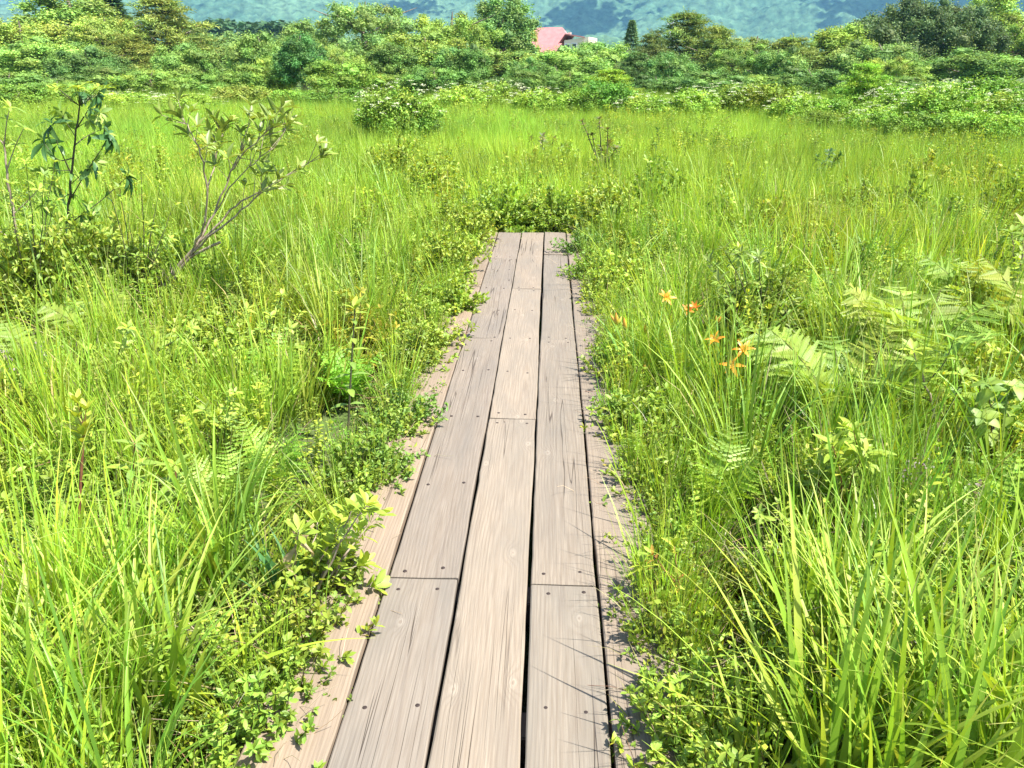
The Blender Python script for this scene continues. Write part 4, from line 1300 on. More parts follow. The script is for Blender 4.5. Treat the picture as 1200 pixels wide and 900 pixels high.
for f in (.2, .32, .45, .55): p, d = along(main, f); whorl(r, rng, p, d, 3, L_DEEP, 1.2, .75, .7)
for (x0, y0_, x1, y1_) in ((83, 270, 52, 240), (83, 255, 108, 250), (84, 215, 112, 190), (85, 200, 48, 200), (88, 160, 70, 130), (90, 150, 118, 132), (83, 280, 118, 272), (84, 230, 60, 215)):
    dy = rng.normal(0, .12); q = stem(r, [at_y(x0, y0_, y), at_y(x1, y1_, y + dy)], .003, .0015, M_DTWIG, 'branch', 4)
    for f in (.5, .8, 1.): p, d = along(q, f); whorl(r, rng, p, Vector((d.x, d.y, .3)), 7, L_FRESH + L_LIME[:4] + L_DEEP[3:6], 1.1, .9, .5)

rng = np.random.RandomState(502)
r, b = plant('bare_stemmed_sapling', 'sapling', 'pale bare-stemmed sapling with yellow-green top, cut by the left edge', 22, 372)
y = b.y
main = stem(r, [b] + W([(26, 320), (20, 270), (10, 215), (4, 165)], y), .015, .005, M_TWIG, rng=rng, jitter=.005)
for pts in ([(17, 250), (32, 236), (45, 222)], [(20, 285), (2, 272), (-20, 260)], [(8, 200), (18, 170), (28, 150)], [(5, 170), (-12, 150), (-26, 140)], [(5, 170), (8, 140), (12, 126)]):
    q = stem(r, W(pts, y), .004, .002, M_TWIG, 'branch')
    p, d = along(q, 1.0); whorl(r, rng, p, d, 8, L_LIME + L_FRESH, 1.1, .9, .3); p, d = along(q, .55); whorl(r, rng, p, d, 4, L_FRESH, 1.1, .9, .3)

# --- leaning shrub
rng = np.random.RandomState(503)
r, b = plant('leaning_shrub', 'shrub', 'leaning shrub with bare forked grey stems and folded olive leaves', 168, 372)
y = b.y
trunk = stem(r, [b] + W([(192, 336), (212, 308), (232, 286)], y), .020, .012, M_TWIG, 'trunk', rng=rng, jitter=.003)
t2 = stem(r, [b + Vector((.02, .02, 0))] + W([(205, 326), (222, 300), (258, 284, -.05)], y), .012, .009, M_TWIG, 'trunk', rng=rng, jitter=.003)
limbs = {
 'a': [(232, 286), (262, 258, .03), (282, 236, .05), (318, 218, .08), (350, 196, .1), (376, 185, .1)],
 'b': [(222, 300), (250, 272, -.1), (285, 246, -.15), (308, 224, -.18), (326, 210, -.2)],
 'c': [(230, 288), (252, 250, .1), (266, 212, .12), (284, 168, .15), (294, 142, .15)],
 'd': [(228, 290), (240, 260, -.1), (243, 222, -.15), (236, 180, -.2), (222, 150, -.2), (213, 138, -.2)],
 'e': [(252, 250), (268, 220, -.1), (290, 196, -.1), (322, 172, -.05), (338, 145, 0)],
 'f': [(243, 222), (252, 190, .2), (262, 150, .25)],
 'g': [(266, 212), (276, 190, -.2), (306, 160, -.25), (318, 150, -.25)],
}
for key, pts in limbs.items():
    q = stem(r, W(pts, y), .0085 if key in 'abcd' else .005, .0022, M_TWIG, 'limb', rng=rng, jitter=.004)
    p, d = along(q, 1.0); whorl(r, rng, p, d + Vector((0, 0, .6)), 7, L_OLIVE, .75, 1.05, 0)
    for k in range(9 if key not in 'ab' else 6):
        f = rng.uniform(.5, 1.0); p, d = along(q, f)
        s = (d + Vector(rng.normal(0, .7, 3)) + Vector((0, 0, .6))).normalized() * rng.uniform(.06, .17)
        q2 = stem(r, [p, p + s * .5, p + s], .003, .0015, M_TWIG, 'twig', 4)
        whorl(r, rng, p + s, s + Vector((0, 0, .04)), rng.randint(4, 7), L_OLIVE + L_FRESH[:3], .8, .98, .05)
for k in range(9):   # short dead twigs at its foot
    p, d = along(trunk, rng.uniform(.05, .5)); s = Vector(rng.normal(0, .06, 3)); s.z = abs(s.z) + .05
    stem(r, [p, p + s * .6, p + s], .004, .001, M_TWIG, 'dead_twig', 4)

# --- leafy masses round the left saplings
LEFT_SHRUBS = []
for (bx, by, tips, ms, lab, sd) in (
    (165, 372, [(120, 205), (140, 220), (165, 195), (188, 215), (205, 240), (150, 250), (175, 262), (130, 275), (200, 280), (160, 300), (115, 300), (215, 225), (185, 310)], 'M', 'loose yellow-green shrub filling the space between the drooping sapling and the leaning shrub', 1),
    (48, 380, [(30, 190), (52, 205), (12, 215), (65, 235), (28, 250), (50, 280), (10, 290), (70, 300), (40, 320), (15, 330), (64, 190)], 'F', 'leafy green shrub between the two left saplings', 2),
    (300, 440, [(262, 372), (290, 362), (318, 370), (340, 385), (275, 395), (305, 400), (330, 345), (352, 366), (240, 388)], 'L', 'low yellow-green shrub below and right of the leaning shrub', 3),
    (120, 470, [(90, 385), (120, 378), (150, 384), (180, 392), (105, 410), (140, 415), (205, 400), (225, 385)], 'F', 'low leafy shrub in front of the yellow-green bracken', 4)):
    rng = np.random.RandomState(590 + sd)
    r, b = plant('leafy_shrub', 'shrub', lab, bx, by, 'leafy shrubs on the left')
    LEFT_SHRUBS.append((r, sd))
    bushy(r, rng, tips[:11], b, b.y, {'M': L_LIME + L_FRESH, 'F': L_FRESH + L_LIME, 'L': L_LIME + L_SMALL}[ms], 6, M_DTWIG, .005, .7, 1.15, 3, .15, depth=.18)

# --- stems and shoots on the left
rng = np.random.RandomState(504)
r, b = plant('opposite_leaved_stem', 'plant', 'single dark upright stem with paired green leaves left of the boardwalk', 408, 548)
q = stem(r, [b] + W([(408, 500), (411, 440), (414, 392), (416, 362)], b.y), .006, .0025, M_DTWIG)
for i in range(9):
    p, d = along(q, .36 + .075 * i); a = i * 1.57 + .4
    for s in (0, PI): put(r, L_FRESH[rng.randint(9)], p, (math.cos(a + s), math.sin(a + s), .12), (0, 0, 1), .95 - .045 * i)
whorl(r, rng, q[-1], (0, 0, 1), 6, L_LIME, .8, .75)

rng = np.random.RandomState(505)
r, b = plant('yellow_shoot', 'plant', 'pinkish stem topped by an upright tuft of yellow leaves, lower left', 92, 640)
q = stem(r, [b] + W([(93, 590), (96, 540), (99, 502)], b.y), .0065, .004, M_RED)
for f in (.86, .93, 1.0): p, d = along(q, f); whorl(r, rng, p, (0, 0, 1), 7, L_YEL + L_OBOV, .65, .95)
p, d = along(q, 1.0)
for k in range(3):
    t = p + Vector((rng.normal(0, .02), rng.normal(0, .02), .05 + .02 * k)); stem(r, [p, t], .002, .001, M_RED); whorl(r, rng, t, (0, 0, 1), 6, L_YEL, .55, .8)

for (nx, ny, hx, hy, lab, sd) in ((150, 655, 158, 520, 'broad-leaved green plant with whorled leaves right of the yellow shoot', 1), (84, 700, 78, 588, 'green plant with spread leaf whorl below the yellow shoot', 2), (212, 640, 205, 545, 'small whorled plant left of the dried brown leaf', 3)):
    rng = np.random.RandomState(510 + sd)
    r, b = plant('whorled_plant', 'plant', lab, nx, ny, 'whorled leafy plants at the lower left')
    q = stem(r, [b, at_y(hx, hy, b.y)], .005, .0025, M_RED)
    for f in (.45, .62, .8, 1.0): p, d = along(q, f); whorl(r, rng, p, (0, 0, 1), 6, L_FRESH + L_LIME[:3], 1.35, 1.0 if f < .9 else .7, .1)

# --- yellow-green shrub spilling over the left planks
rng = np.random.RandomState(520)
r, b = plant('overhanging_shrub', 'shrub', 'yellow-green shrub spilling over the left plank', 352, 745)
bushy(r, rng, [(430, 592), (412, 598), (398, 614), (444, 604), (385, 640), (425, 660), (438, 688), (410, 690), (372, 612), (360, 650), (395, 668), (378, 690), (350, 622), (418, 625), (402, 648)], b, b.y + .10, L_OBOV, 7, M_TWIG, .006, 1.05, .9, 3, depth=.07)
rng = np.random.RandomState(521)
r, b = plant('trailing_sprig', 'plant', 'thin trailing sprig reaching across the second plank', 448, 560)
q = stem(r, [b, at_y(470, 525, b.y), at_y(505, 535, b.y), at_y(530, 545, b.y)], .003, .0015, M_RED)
for f in (.3, .45, .6, .75, .88, 1.): p, d = along(q, f); whorl(r, rng, p, d + Vector((0, 0, .2)), 4, L_SMALL, 1.1, 1.0, .1)
q = stem(r, [q[7], at_y(492, 560, b.y - .1), at_y(484, 592, b.y - .2), at_y(468, 612, b.y - .25)], .002, .001, M_DTWIG)
for f in (.4, .7, 1.): p, d = along(q, f); whorl(r, rng, p, d, 2, L_SMALL, .8, .8)

for (bx, by, tips, lab, sd) in ((735, 520, [(690, 508), (700, 520), (684, 516), (712, 505)], 'lime sprig shrub leaning over the right planks beyond the small sprig', 1),
                               (775, 650, [(722, 640), (735, 655), (716, 628), (745, 640)], 'sprig leaning over the right edge just above the bronze shrub', 2),
                               (770, 800, [(745, 742), (738, 765), (752, 775), (760, 750)], 'ferny sprig hanging over the right plank below the bronze shrub', 3),
                               (505, 425, [(548, 378), (540, 388), (556, 382), (530, 395)], 'sprig reaching onto the left plank level with the lilies', 4)):
    rng = np.random.RandomState(525 + sd)
    r, b = plant('leaning_sprig', 'plant', lab, bx, by, 'leafy sprigs leaning over the planks')
    bushy(r, rng, tips, b, b.y + .05, L_SMALL, 6, M_RED, .003, .95, 1.1, 4, .1, depth=.05)

# --- pale cut timber end beside the boardwalk
b = at_z(479, 424, -.02)
r = empty('timber_stake', (b.x, b.y, GROUND), .35); tag(r, 'pale square-topped timber stake in the grass left of the boardwalk', 'stake')
link('post', box_mesh('post', .095, .07, .17, M_CONC, .006), r, Matrix.Translation((0, 0, .085)))
link('cap', box_mesh('cap', .104, .078, .014, M_CONC, .003), r, Matrix.Translation((0, 0, .177)))

# --- dried leaf on a blue-green strap-leaved plant
rng = np.random.RandomState(523)
r, b = plant('strap_leaved_plant', 'plant', 'blue-green strap-leaved plant carrying a dried curled brown leaf', 338, 735)
for k in range(11):
    g = Geo(); blades(g, rng, 1, .01, .34, .15, .022, .2, .6, 7, (.09, .24, .07), 0, 0, fold=True)
    link('blade', g.mesh('blade', M_LEAF), r, Matrix.Translation((rng.normal(0, .025), rng.normal(0, .02), 0)) @ Matrix.Rotation(rng.uniform(0, 6.28), 4, 'Z'))
for (px, py, py2) in ((343, 622, 690), (360, 610, 655)):
    P = np.array([tuple(at_y(px + 7 * math.sin(t * 9), py + (py2 - py) * t, b.y - .03) - b) for t in np.linspace(0, 1, 12)])
    wd = .013 * np.sin(np.linspace(.25, PI - .1, 12)); a = np.linspace(0, 7, 12)
    S = np.stack([np.cos(a), np.sin(a), .3 * np.sin(a * 2)], 1) * wd[:, None]
    V = np.stack([P - S, P + S], 1).reshape(-1, 3)
    g = Geo(); g.add(V, [[2 * i, 2 * i + 1, 2 * i + 3, 2 * i + 2] for i in range(11)], jit(rng, (.55, .40, .24), 24, .12, .03))
    link('dried_leaf', g.mesh('dried_leaf', M_LEAF), r)

# --- ferns
def frond_mesh(seed, L, wmax, col, arch=.8, lean=.7, n=22, pinn=9, lobe=.12):
    g = Geo(); frond_geo(g, np.random.RandomState(seed), L, n, wmax, arch, lean, col, 0., pinn=pinn, lobe=lobe, lo=.25)
    return g.mesh('frond', M_LEAF)


BR = [frond_mesh(600 + i, .74, .20, [(.25, .35, .045), (.21, .32, .04), (.29, .38, .05)][i % 3], [1.0, .7, .85][i % 3], [.35, .5, .25][i % 3], 24, 13, .13) for i in range(6)]
UF = [frond_mesh(620 + i, .42, .085, [(.32, .44, .05), (.27, .42, .045)][i % 2], .35, .12, 22, 5) for i in range(4)]


def fern(name, label, px, py, fr, azs, size, rng, group=None):
    r, b = plant(name, 'fern', label, px, py, group)
    for a in azs:
        link('frond', fr[rng.randint(len(fr))], r, Matrix.Translation((rng.normal(0, .02), rng.normal(0, .02), 0)) @ Matrix.Rotation(math.radians(a + rng.normal(0, 8)), 4, 'Z') @ Matrix.Rotation(rng.normal(0, .1), 4, 'X') @ Matrix.Scale(size * rng.uniform(.85, 1.1), 4), tuple(rng.uniform(.9, 1.1, 3) * 1.))
    return r


rng = np.random.RandomState(530); G_ = 'bracken ferns among the grass'
fern('bracken_fern', 'large pale bracken spreading flat right of the orange lilies', 985, 520, BR, (20, 55, 90, 115, 135, 155, 205, 260, 300, 335), .92, rng, G_)
fern('bracken_fern', 'bracken behind and right of the large pale bracken', 1060, 470, BR, (10, 60, 100, 130, 160, 185, 230, 300), .95, rng, G_)
fern('bracken_fern', 'yellow-tinted bracken at the right edge below the pale-leaved sapling', 1160, 400, BR, (30, 90, 150, 180, 210, 330), .95, rng, G_)
fern('bracken_fern', 'bracken half out of the frame at the right edge', 1215, 440, BR, (100, 150, 190, 240), .95, rng, G_)
fern('bracken_fern', 'yellow-green bracken at the foot of the drooping sapling', 112, 420, BR, (0, 50, 120, 190, 250, 320), .62, rng, G_)
fern('bracken_fern', 'bracken at the left edge beneath the bare-stemmed sapling', 30, 455, BR, (0, 60, 140, 200, 300), .6, rng, G_)
fern('bracken_fern', 'small bracken at the foot of the leaning shrub', 180, 440, BR, (20, 100, 170, 240, 310), .5, rng, G_)
G_ = 'upright ferns beside the boardwalk'
fern('upright_fern', 'upright yellow-green fern right of the boardwalk under the lilies', 792, 480, UF, (0, 70, 140, 210, 280), 1.0, rng, G_)
fern('upright_fern', 'tallest upright fern, right of the boardwalk halfway down', 832, 640, UF, (10, 80, 150, 220, 300, 340), 1.05, rng, G_)
fern('upright_fern', 'pale upright fern above the overhanging yellow-green shrub', 330, 610, UF, (0, 60, 130, 200, 270), .95, rng, G_)
fern('upright_fern', 'upright fern behind the dried brown leaf plant', 285, 640, UF, (30, 100, 170, 240, 310), 1.0, rng, G_)
fern('upright_fern', 'lime upright fern edging the right plank', 752, 585, UF, (30, 110, 180, 250, 330), .75, rng, G_)

# --- azalea-like shrub behind the lilies
rng = np.random.RandomState(540)
r, b = plant('twiggy_shrub', 'shrub', 'dark-stemmed shrub with olive and yellow leaves behind the orange lilies', 885, 418)
bushy(r, rng, [(832, 308), (848, 292), (868, 296), (890, 300), (905, 318), (925, 330), (842, 330), (862, 318), (900, 345), (880, 330), (930, 352), (850, 345)], b, b.y, L_FRESH + L_OLIVE + L_SMALL, 8, M_DTWIG, .006, .85, 1.05, 5, .1, depth=.14)
INNER = (r, 1, 1.25)
for px, py in ((927, 362), (866, 290), (902, 362)): p = at_y(px, py, b.y - .1); whorl(r, rng, p, (0, 0, 1), 4, L_YEL, .9, .9)

# --- daylilies
def petal_mesh(seed, col, throat):
    V, F = leaf_tpl(.062, .022, 7, .3, -1, .6)
    V = V.copy(); t = V[:, 1] / .062
    V[:, 2] += -.040 * t ** 2.6 + .004 * np.sin(t * 16 + seed) * (np.abs(V[:, 0]) > .002)
    c = np.array(col) * (1 - (1 - t[:, None]).clip(0, 1) ** 2.5) + np.array(throat) * (1 - t[:, None]).clip(0, 1) ** 2.5
    g = Geo(); g.add(V, F, c); return g.mesh('petal', M_PETAL)


PET = [petal_mesh(i, c, (.85, .55, .05)) for i, c in enumerate([(.90, .36, .025), (.88, .32, .025), (.92, .42, .03)])]
PETP = [petal_mesh(9, (.88, .34, .06), (.8, .5, .1))]


def spindle(L, r, col, col2):
    g = Geo(); t = np.linspace(0, 1, 7); k = 6
    P = np.stack([0 * t, L * t, 0 * t], 1); a = np.arange(k) / k * 2 * PI; rr = r * np.sin(PI * t ** .8 * .93 + .12)
    V = P[:, None] + rr[:, None, None] * np.stack([np.cos(a), 0 * a, np.sin(a)], 1)[None]
    i = np.arange(6)[:, None] * k; j = np.arange(k)[None]
    F = np.stack([i + j, i + (j + 1) % k, i + k + (j + 1) % k, i + k + j], -1).reshape(-1, 4)
    C = np.repeat(np.array(col)[None] * (1 - t[:, None]) + np.array(col2)[None] * t[:, None], k, 0)
    return g.add(V.reshape(-1, 3), F, C).mesh('bud', M_PETAL)


BUD = [spindle(.06, .008, (.42, .50, .05), (.85, .42, .06)), spindle(.045, .007, (.32, .45, .05), (.75, .55, .08))]


def daylily(label, px, py, flowers, buds, nleaf, seed, pink=()):
    rng = np.random.RandomState(seed)
    r, b = plant('orange_daylily', 'daylily', label, px, py, 'orange daylilies right of the boardwalk')
    for i in range(nleaf):
        g = Geo(); blades(g, rng, 1, .01, .46, .12, .014, .16, .75, 7, (.15, .33, .03), 0, 0, fold=True)
        link('strap_leaf', g.mesh('strap_leaf', M_LEAF), r, Matrix.Translation((rng.normal(0, .03), rng.normal(0, .03), 0)) @ Matrix.Rotation(rng.uniform(0, 6.28), 4, 'Z'))
    for i, (fx, fy) in enumerate(list(flowers) + list(pink)):
        p = at_y(fx, fy, b.y + rng.normal(0, .05)); q = stem(r, [b + Vector((rng.normal(0, .02), 0, 0)), b.lerp(p, .6) + Vector((0, 0, .03)), p - Vector((0, 0, .03))], .0032, .002, M_STEMG, 'scape')
        fd = Vector((rng.uniform(-.5, .3), -.55, rng.uniform(.5, .8))).normalized()
        fl = link('throat', spindle(.03, .006, (.5, .5, .06), (.85, .45, .05)), r, None)
        y_ = fd; x_ = y_.cross(Vector((0, 0, 1))).normalized(); z_ = x_.cross(y_)
        fl.matrix_basis = Matrix.Translation(q[-1] - b) @ Matrix(((x_.x, y_.x, z_.x, 0), (x_.y, y_.y, z_.y, 0), (x_.z, y_.z, z_.z, 0), (0, 0, 0, 1)))
        pk = i >= len(flowers); a0 = rng.uniform(0, 1)
        for k in range(6):
            a = a0 + k * PI / 3; op = (.75 if not pk else .2) + rng.normal(0, .2)
            d = Vector((math.cos(a) * math.sin(op), math.cos(op), math.sin(a) * math.sin(op))); u = Vector((-math.cos(a) * math.cos(op), math.sin(op), -math.sin(a) * math.cos(op)))
            x2 = d.cross(u).normalized(); z2 = x2.cross(d)
            M = Matrix(((x2.x, d.x, z2.x, 0), (x2.y, d.y, z2.y, .022), (x2.z, d.z, z2.z, 0), (0, 0, 0, 1)))
            link('petal', (PETP if pk else PET)[rng.randint(1 if pk else 3)], fl, M @ Matrix.Scale(rng.uniform(.62, .85), 4))
    for bx, by in buds:
        p = at_y(bx, by, b.y + rng.normal(0, .04)); q = stem(r, [b, b.lerp(p, .6) + Vector((0, 0, .02)), p - Vector((0, 0, .04))], .003, .002, M_STEMG, 'scape')
        for k in range(3): put(r, BUD[rng.randint(2)], q[-1], (rng.normal(0, .3), rng.normal(0, .3), 1), (0, 1, .1), rng.uniform(.8, 1.15), 'bud')


M_STEMG = plain('green_flower_stalk', (.22, .34, .06), .5)
daylily('orange daylily with the highest open flower, facing the boardwalk', 775, 452, [(779, 346)], [(757, 384)], 12, 551)
daylily('daylily with closed salmon-pink buds left of the twiggy shrub', 812, 458, [], [(840, 372)], 10, 552, pink=[(818, 358), (806, 362)])
daylily('orange daylily with one open flower just above the lowest pair', 838, 488, [(841, 395)], [], 9, 553)
daylily('orange daylily with two flowers one above the other nearest the bracken', 866, 505, [(870, 406), (860, 425)], [(880, 398)], 9, 554)
daylily('daylily with yellow-orange upright buds beside the plank', 735, 470, [], [(724, 372), (734, 378), (757, 430)], 12, 555)
daylily('lone distant orange daylily in the grass at the right', 978, 300, [(978, 276)], [], 5, 556)

# --- other plants on the right
rng = np.random.RandomState(560)
r, b = plant('yellow_tipped_sapling', 'sapling', 'sapling with a yellow rosette of pointed leaves above the pale bracken', 1100, 560)
q = stem(r, [b] + W([(1098, 500), (1085, 450), (1070, 410)], b.y), .007, .003, M_TWIG, rng=rng, jitter=.003)
whorl(r, rng, q[-1], (-.1, -.2, 1), 9, L_YEL[:3] + L_LIME, 1.0, .75, .2)
for f in (.6, .7, .8, .9): p, d = along(q, f); whorl(r, rng, p, d, 5, L_LIME + L_FRESH, 1.1, .8, .2)
for pts in ([(1085, 450), (1108, 425), (1118, 398)], [(1090, 470), (1062, 455), (1040, 448)], [(1098, 500), (1118, 470), (1128, 440)]):
    k = stem(r, W(pts, b.y), .003, .0015, M_DTWIG, 'branch'); p, d = along(k, 1); whorl(r, rng, p, d, 7, L_LIME + L_FRESH, 1.0, .8, .2); p, d = along(k, .6); whorl(r, rng, p, d, 5, L_FRESH, 1.0, .7, .2)
rng = np.random.RandomState(561)
r, b = plant('pale_leaved_sapling', 'sapling', 'pale long-leaved sapling at the right edge above the yellow bracken', 1190, 352)
bushy(r, rng, [(1186, 272), (1172, 286), (1200, 264), (1196, 290), (1165, 300), (1210, 280)], b, b.y, L_LIME + L_FRESH, 8, M_TWIG, .007, 1.2, 1.1, 3, .05)
rng = np.random.RandomState(562)
r, b = plant('heart_leaved_plant', 'plant', 'broad-leaved green plant in shade at the right edge below the yellow bracken', 1165, 560)
bushy(r, rng, [(1158, 450), (1175, 470), (1140, 465), (1190, 452), (1150, 490), (1185, 500)], b, b.y, variants(.075, .052, FRESH, 31, droop=.6, shape=.35), 5, M_DTWIG, .005, 1.0, 1.3, 3, .3)
rng = np.random.RandomState(563)
r, b = plant('yellow_tipped_plant', 'plant', 'plant with cream-yellow young leaves below the pale bracken', 985, 640)
bushy(r, rng, [(975, 520), (1000, 505), (990, 545), (965, 550), (1015, 530)], b, b.y, L_LIME + L_YEL[:2], 6, M_RED, .005, 1.05, 1.0, 3, .1)
rng = np.random.RandomState(564)
r, b = plant('bronze_seedling_shrub', 'shrub', 'bronze and yellow leaved low shrub leaning on the right edge plank', 810, 745)
bushy(r, rng, [(752, 662), (765, 650), (770, 690), (755, 690), (790, 640), (800, 672), (782, 705)], b, b.y + .06, L_OBOV + L_RED + L_YEL, 6, M_RED, .004, .85, 1.0, 3, depth=.05)
rng = np.random.RandomState(565)
r, b = plant('plank_edge_sprig', 'plant', 'small three-leaved sprig poking over the right gap between planks', 728, 622)
for px, py in ((706, 590), (716, 600), (700, 604)):
    q = stem(r, [b, at_y(px, py, b.y - .03)], .002, .001, M_RED); whorl(r, rng, q[-1], (-.4, -.2, .8), 3, L_LIME + L_FRESH, 1.2, .55, .1)
for (nx, ny, tips, lab, sd) in ((1060, 830, [(1040, 680), (1075, 690), (1055, 710), (1090, 720)], 'leafy plant rising among the broad blades at the lower right', 1), (905, 700, [(890, 600), (912, 590), (925, 612)], 'pale-green leafed plant left of the dead twigs', 2),
                              (262, 560, [(255, 470), (275, 460), (268, 490), (240, 480)], 'yellow-green leafy plant between the saplings and the boardwalk', 3), (1000, 300, [(955, 290), (985, 285), (1010, 288)], 'pale rosette plant in the right grass below the distant lily', 4)):
    rng = np.random.RandomState(570 + sd)
    r, b = plant('leafy_plant', 'plant', lab, nx, ny, 'leafy plants in the meadow')
    bushy(r, rng, tips, b, b.y, L_SMALL + L_OBOV, 7, M_DTWIG, .003, .9 if b.y > 3 else .55, 1.0, 5, .2)
for (px, py, lab, sd) in ((1085, 640, 'dry grey-pink seed heads and bare twigs on the right', 1), (38, 480, 'dull pink seed head on dry stalks at the left edge', 2)):
    rng = np.random.RandomState(580 + sd)
    r, b = plant('dry_seed_plant', 'dead plant', lab, px, py)
    for k in range(9):
        t = b + Vector((rng.normal(0, .09), rng.normal(0, .08), rng.uniform(.15, .34)))
        q = stem(r, [b + Vector((rng.normal(0, .03), 0, 0)), b.lerp(t, .5) + Vector(rng.normal(0, .02, 3)), t], .0028, .0012, M_TWIG, 'twig', 4)
        g = Geo(); m = 26; stamp(g, QUAD, rng.normal(0, .012, (m, 3)) * [1, 1, 2], frames(rng.normal(0, 1, (m, 3)), rng.normal(0, 1, (m, 3))), rng.uniform(.008, .018, m), jit(rng, (.42, .33, .33), m, .25, .05))
        if k < 6: link('seed_head', g.mesh('seed_head', M_LEAF), r, Matrix.Translation(t - b))

# --- big arching clumps in the foreground, every blade a part
SB = []
for i in range(14):
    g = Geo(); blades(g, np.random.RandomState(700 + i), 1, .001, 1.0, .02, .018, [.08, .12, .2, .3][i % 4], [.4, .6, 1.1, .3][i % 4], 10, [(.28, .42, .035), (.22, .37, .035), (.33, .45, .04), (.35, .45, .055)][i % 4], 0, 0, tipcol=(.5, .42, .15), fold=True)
    SB.append(g.mesh('blade', M_LEAF))


def clump(label, x, y, n, h, seed, R=.10, leanto=None, w=1.):
    rng = np.random.RandomState(seed)
    r = empty('sedge_clump', (x, y, GROUND)); tag(r, label, 'sedge clump', 'clumps of tall broad sedge in the foreground')
    for i in range(n):
        a = rng.uniform(0, 6.28); q = R * math.sqrt(rng.uniform(0, 1)); s = h * rng.uniform(.55, 1.12)
        n_ = n; rot = a + rng.normal(0, .8) if leanto is None or rng.uniform() < .6 else leanto + rng.normal(0, .5)
        link('blade', SB[rng.randint(14)], r, Matrix.Translation((q * math.cos(a), q * math.sin(a), 0)) @ Matrix.Rotation(rot, 4, 'Z') @ Matrix.Diagonal((w * .8, w * .8, s, 1)), tuple(np.exp(rng.normal(0, .1)) * np.array([1, 1, 1]) * np.array([np.exp(rng.normal(0, .08)), 1, 1])))


for a in (('biggest sedge clump at the bottom right, blades reaching over the plank', .80, 1.36, 250, .72, 1, .22, 3.0, 1.15),
          ('sedge clump right of the biggest clump, at the bottom edge', 1.15, 1.34, 220, .70, 2, .22, None, 1.15),
          ('sedge clump behind the biggest clump toward the upright fern', .92, 1.86, 170, .60, 3, .2, None, 1.),
          ('sedge clump in the lower right corner', 1.52, 1.62, 200, .68, 4, .22, None, 1.1),
          ('low clump arching across the plank edge at the bottom', .50, 1.34, 34, .40, 5, .05, 3.1, .75),
          ('sedge clump behind the corner clump by the dry twigs', 1.5, 2.25, 60, .5, 6, .13, None, .8),
          ('tall bright clump in the lower left', -1.04, 1.62, 120, .54, 7, .14, None, 1.05),
          ('clump cut off by the lower left corner', -1.32, 1.45, 130, .58, 8, .16, None, 1.05),
          ('slender clump above the lower left clumps', -1.35, 2.05, 60, .5, 9, .13, None, .75),
          ('clump of broad blades left of the strap-leaved plant', -1.02, 2.15, 60, .48, 10, .12, None, .8),
          ('long straight clump beside the daylilies and the plank', .60, 4.05, 110, .62, 11, .14, None, .7),
          ('tall dense clump behind the daylily buds beside the plank', .74, 4.75, 110, .66, 12, .17, None, .7),
          ('clump in the left grass between the shrub and the stake', -1.30, 3.6, 60, .52, 13, .14, None, .7)):
    clump(*a)

# --- near shrubs that hem the boardwalk
def small_shrub(seed, H, Wd, n, L, col, red=.0, mat=None):
    rng = np.random.RandomState(seed); g = Geo()
    OB = leaf_tpl(1, .42, 3, .25, .35, shape=.58)
    for s in range(n):
        d = rand_dirs(rng, 1, .0, 1)[0]; tip = d * np.array([Wd / 2, Wd / 2, H]) * rng.uniform(.55, 1)
        tip[:2] += rng.normal(0, .02, 2)
        P = np.array([[0, 0, 0], tip * .5 + [0, 0, .05 * H], tip]); tube(g, P, [.003, .002, .001], (.12, .07, .04), 3)
        for q in range(5):
            p = P[1] + (P[2] - P[1]) * (q / 4.); k = 8
            dd = unit(rng.normal(0, .8, (k, 3)) + d * .5 + [0, 0, .35])
            c = jit(rng, col, k, .15, .12)
            if q == 4 and rng.uniform() < red: c = jit(rng, (.33, .26, .045), k, .15, .05)
            stamp(g, OB, np.tile(p, (k, 1)), frames(dd, unit(rng.normal(0, .5, (k, 3)) + [0, 0, 1])), L * rng.uniform(.6, 1.25, k), c)
    return g.mesh('foliage', mat or M_LEAF)


SH = [small_shrub(801, .42, .62, 110, .040, (.27, .39, .045), 0), small_shrub(802, .36, .6, 120, .030, (.24, .34, .045), .0), small_shrub(803, .5, .7, 130, .038, (.30, .40, .05), 0), small_shrub(804, .34, .56, 130, .025, (.19, .29, .045), 0)]


for dx, dy, s_, hz in ((0, 0, 1.15, 1.25), (.12, .1, .9, 1.35), (-.14, 0, .9, 1.2)):
    tag(link('inner_foliage', SH[1], INNER[0], Matrix.Translation((dx, dy, .06)) @ Matrix.Diagonal((s_, s_, hz, 1)), (1, 1, 1)), kind='stuff')
for r, sd in LEFT_SHRUBS:
    for q, (dx, dy, s_, hz) in enumerate({1: ((0, 0, 1.5, 1.5), (-.35, .1, 1.3, 1.7), (.2, .25, 1.2, 1.5)), 2: ((0, 0, 1.3, 1.6), (.2, .2, 1.2, 1.3)), 3: ((0, 0, 1.5, .8), (.35, .1, 1.3, .8), (-.3, .1, 1.2, .8)), 4: ((0, 0, 1.3, .7), (.4, .1, 1.2, .7))}[sd]):
        tag(link('inner_foliage', SH[(sd + q) % 3], r, Matrix.Translation((dx, dy, 0)) @ Matrix.Diagonal((s_, s_, hz, 1)), (1, 1, 1)), kind='stuff')


def shrub(label, x, y, s, k, tint=(1, 1, 1), hz=1.):
    if y < 8: x += (.10 + .10 * (2.2 < y < 5.5)) if x < 0 else (-.09 - .07 * (y > 5.5) - .06 * (2 < y < 4.5))
    r = empty('low_shrub', (x, y, GROUND), PRNG.uniform(0, 6)); tag(r, label, 'shrub', 'low shrubs hemming the boardwalk')
    link('foliage', SH[k], r, Matrix.Diagonal((s, s, s * hz, 1)), tint)


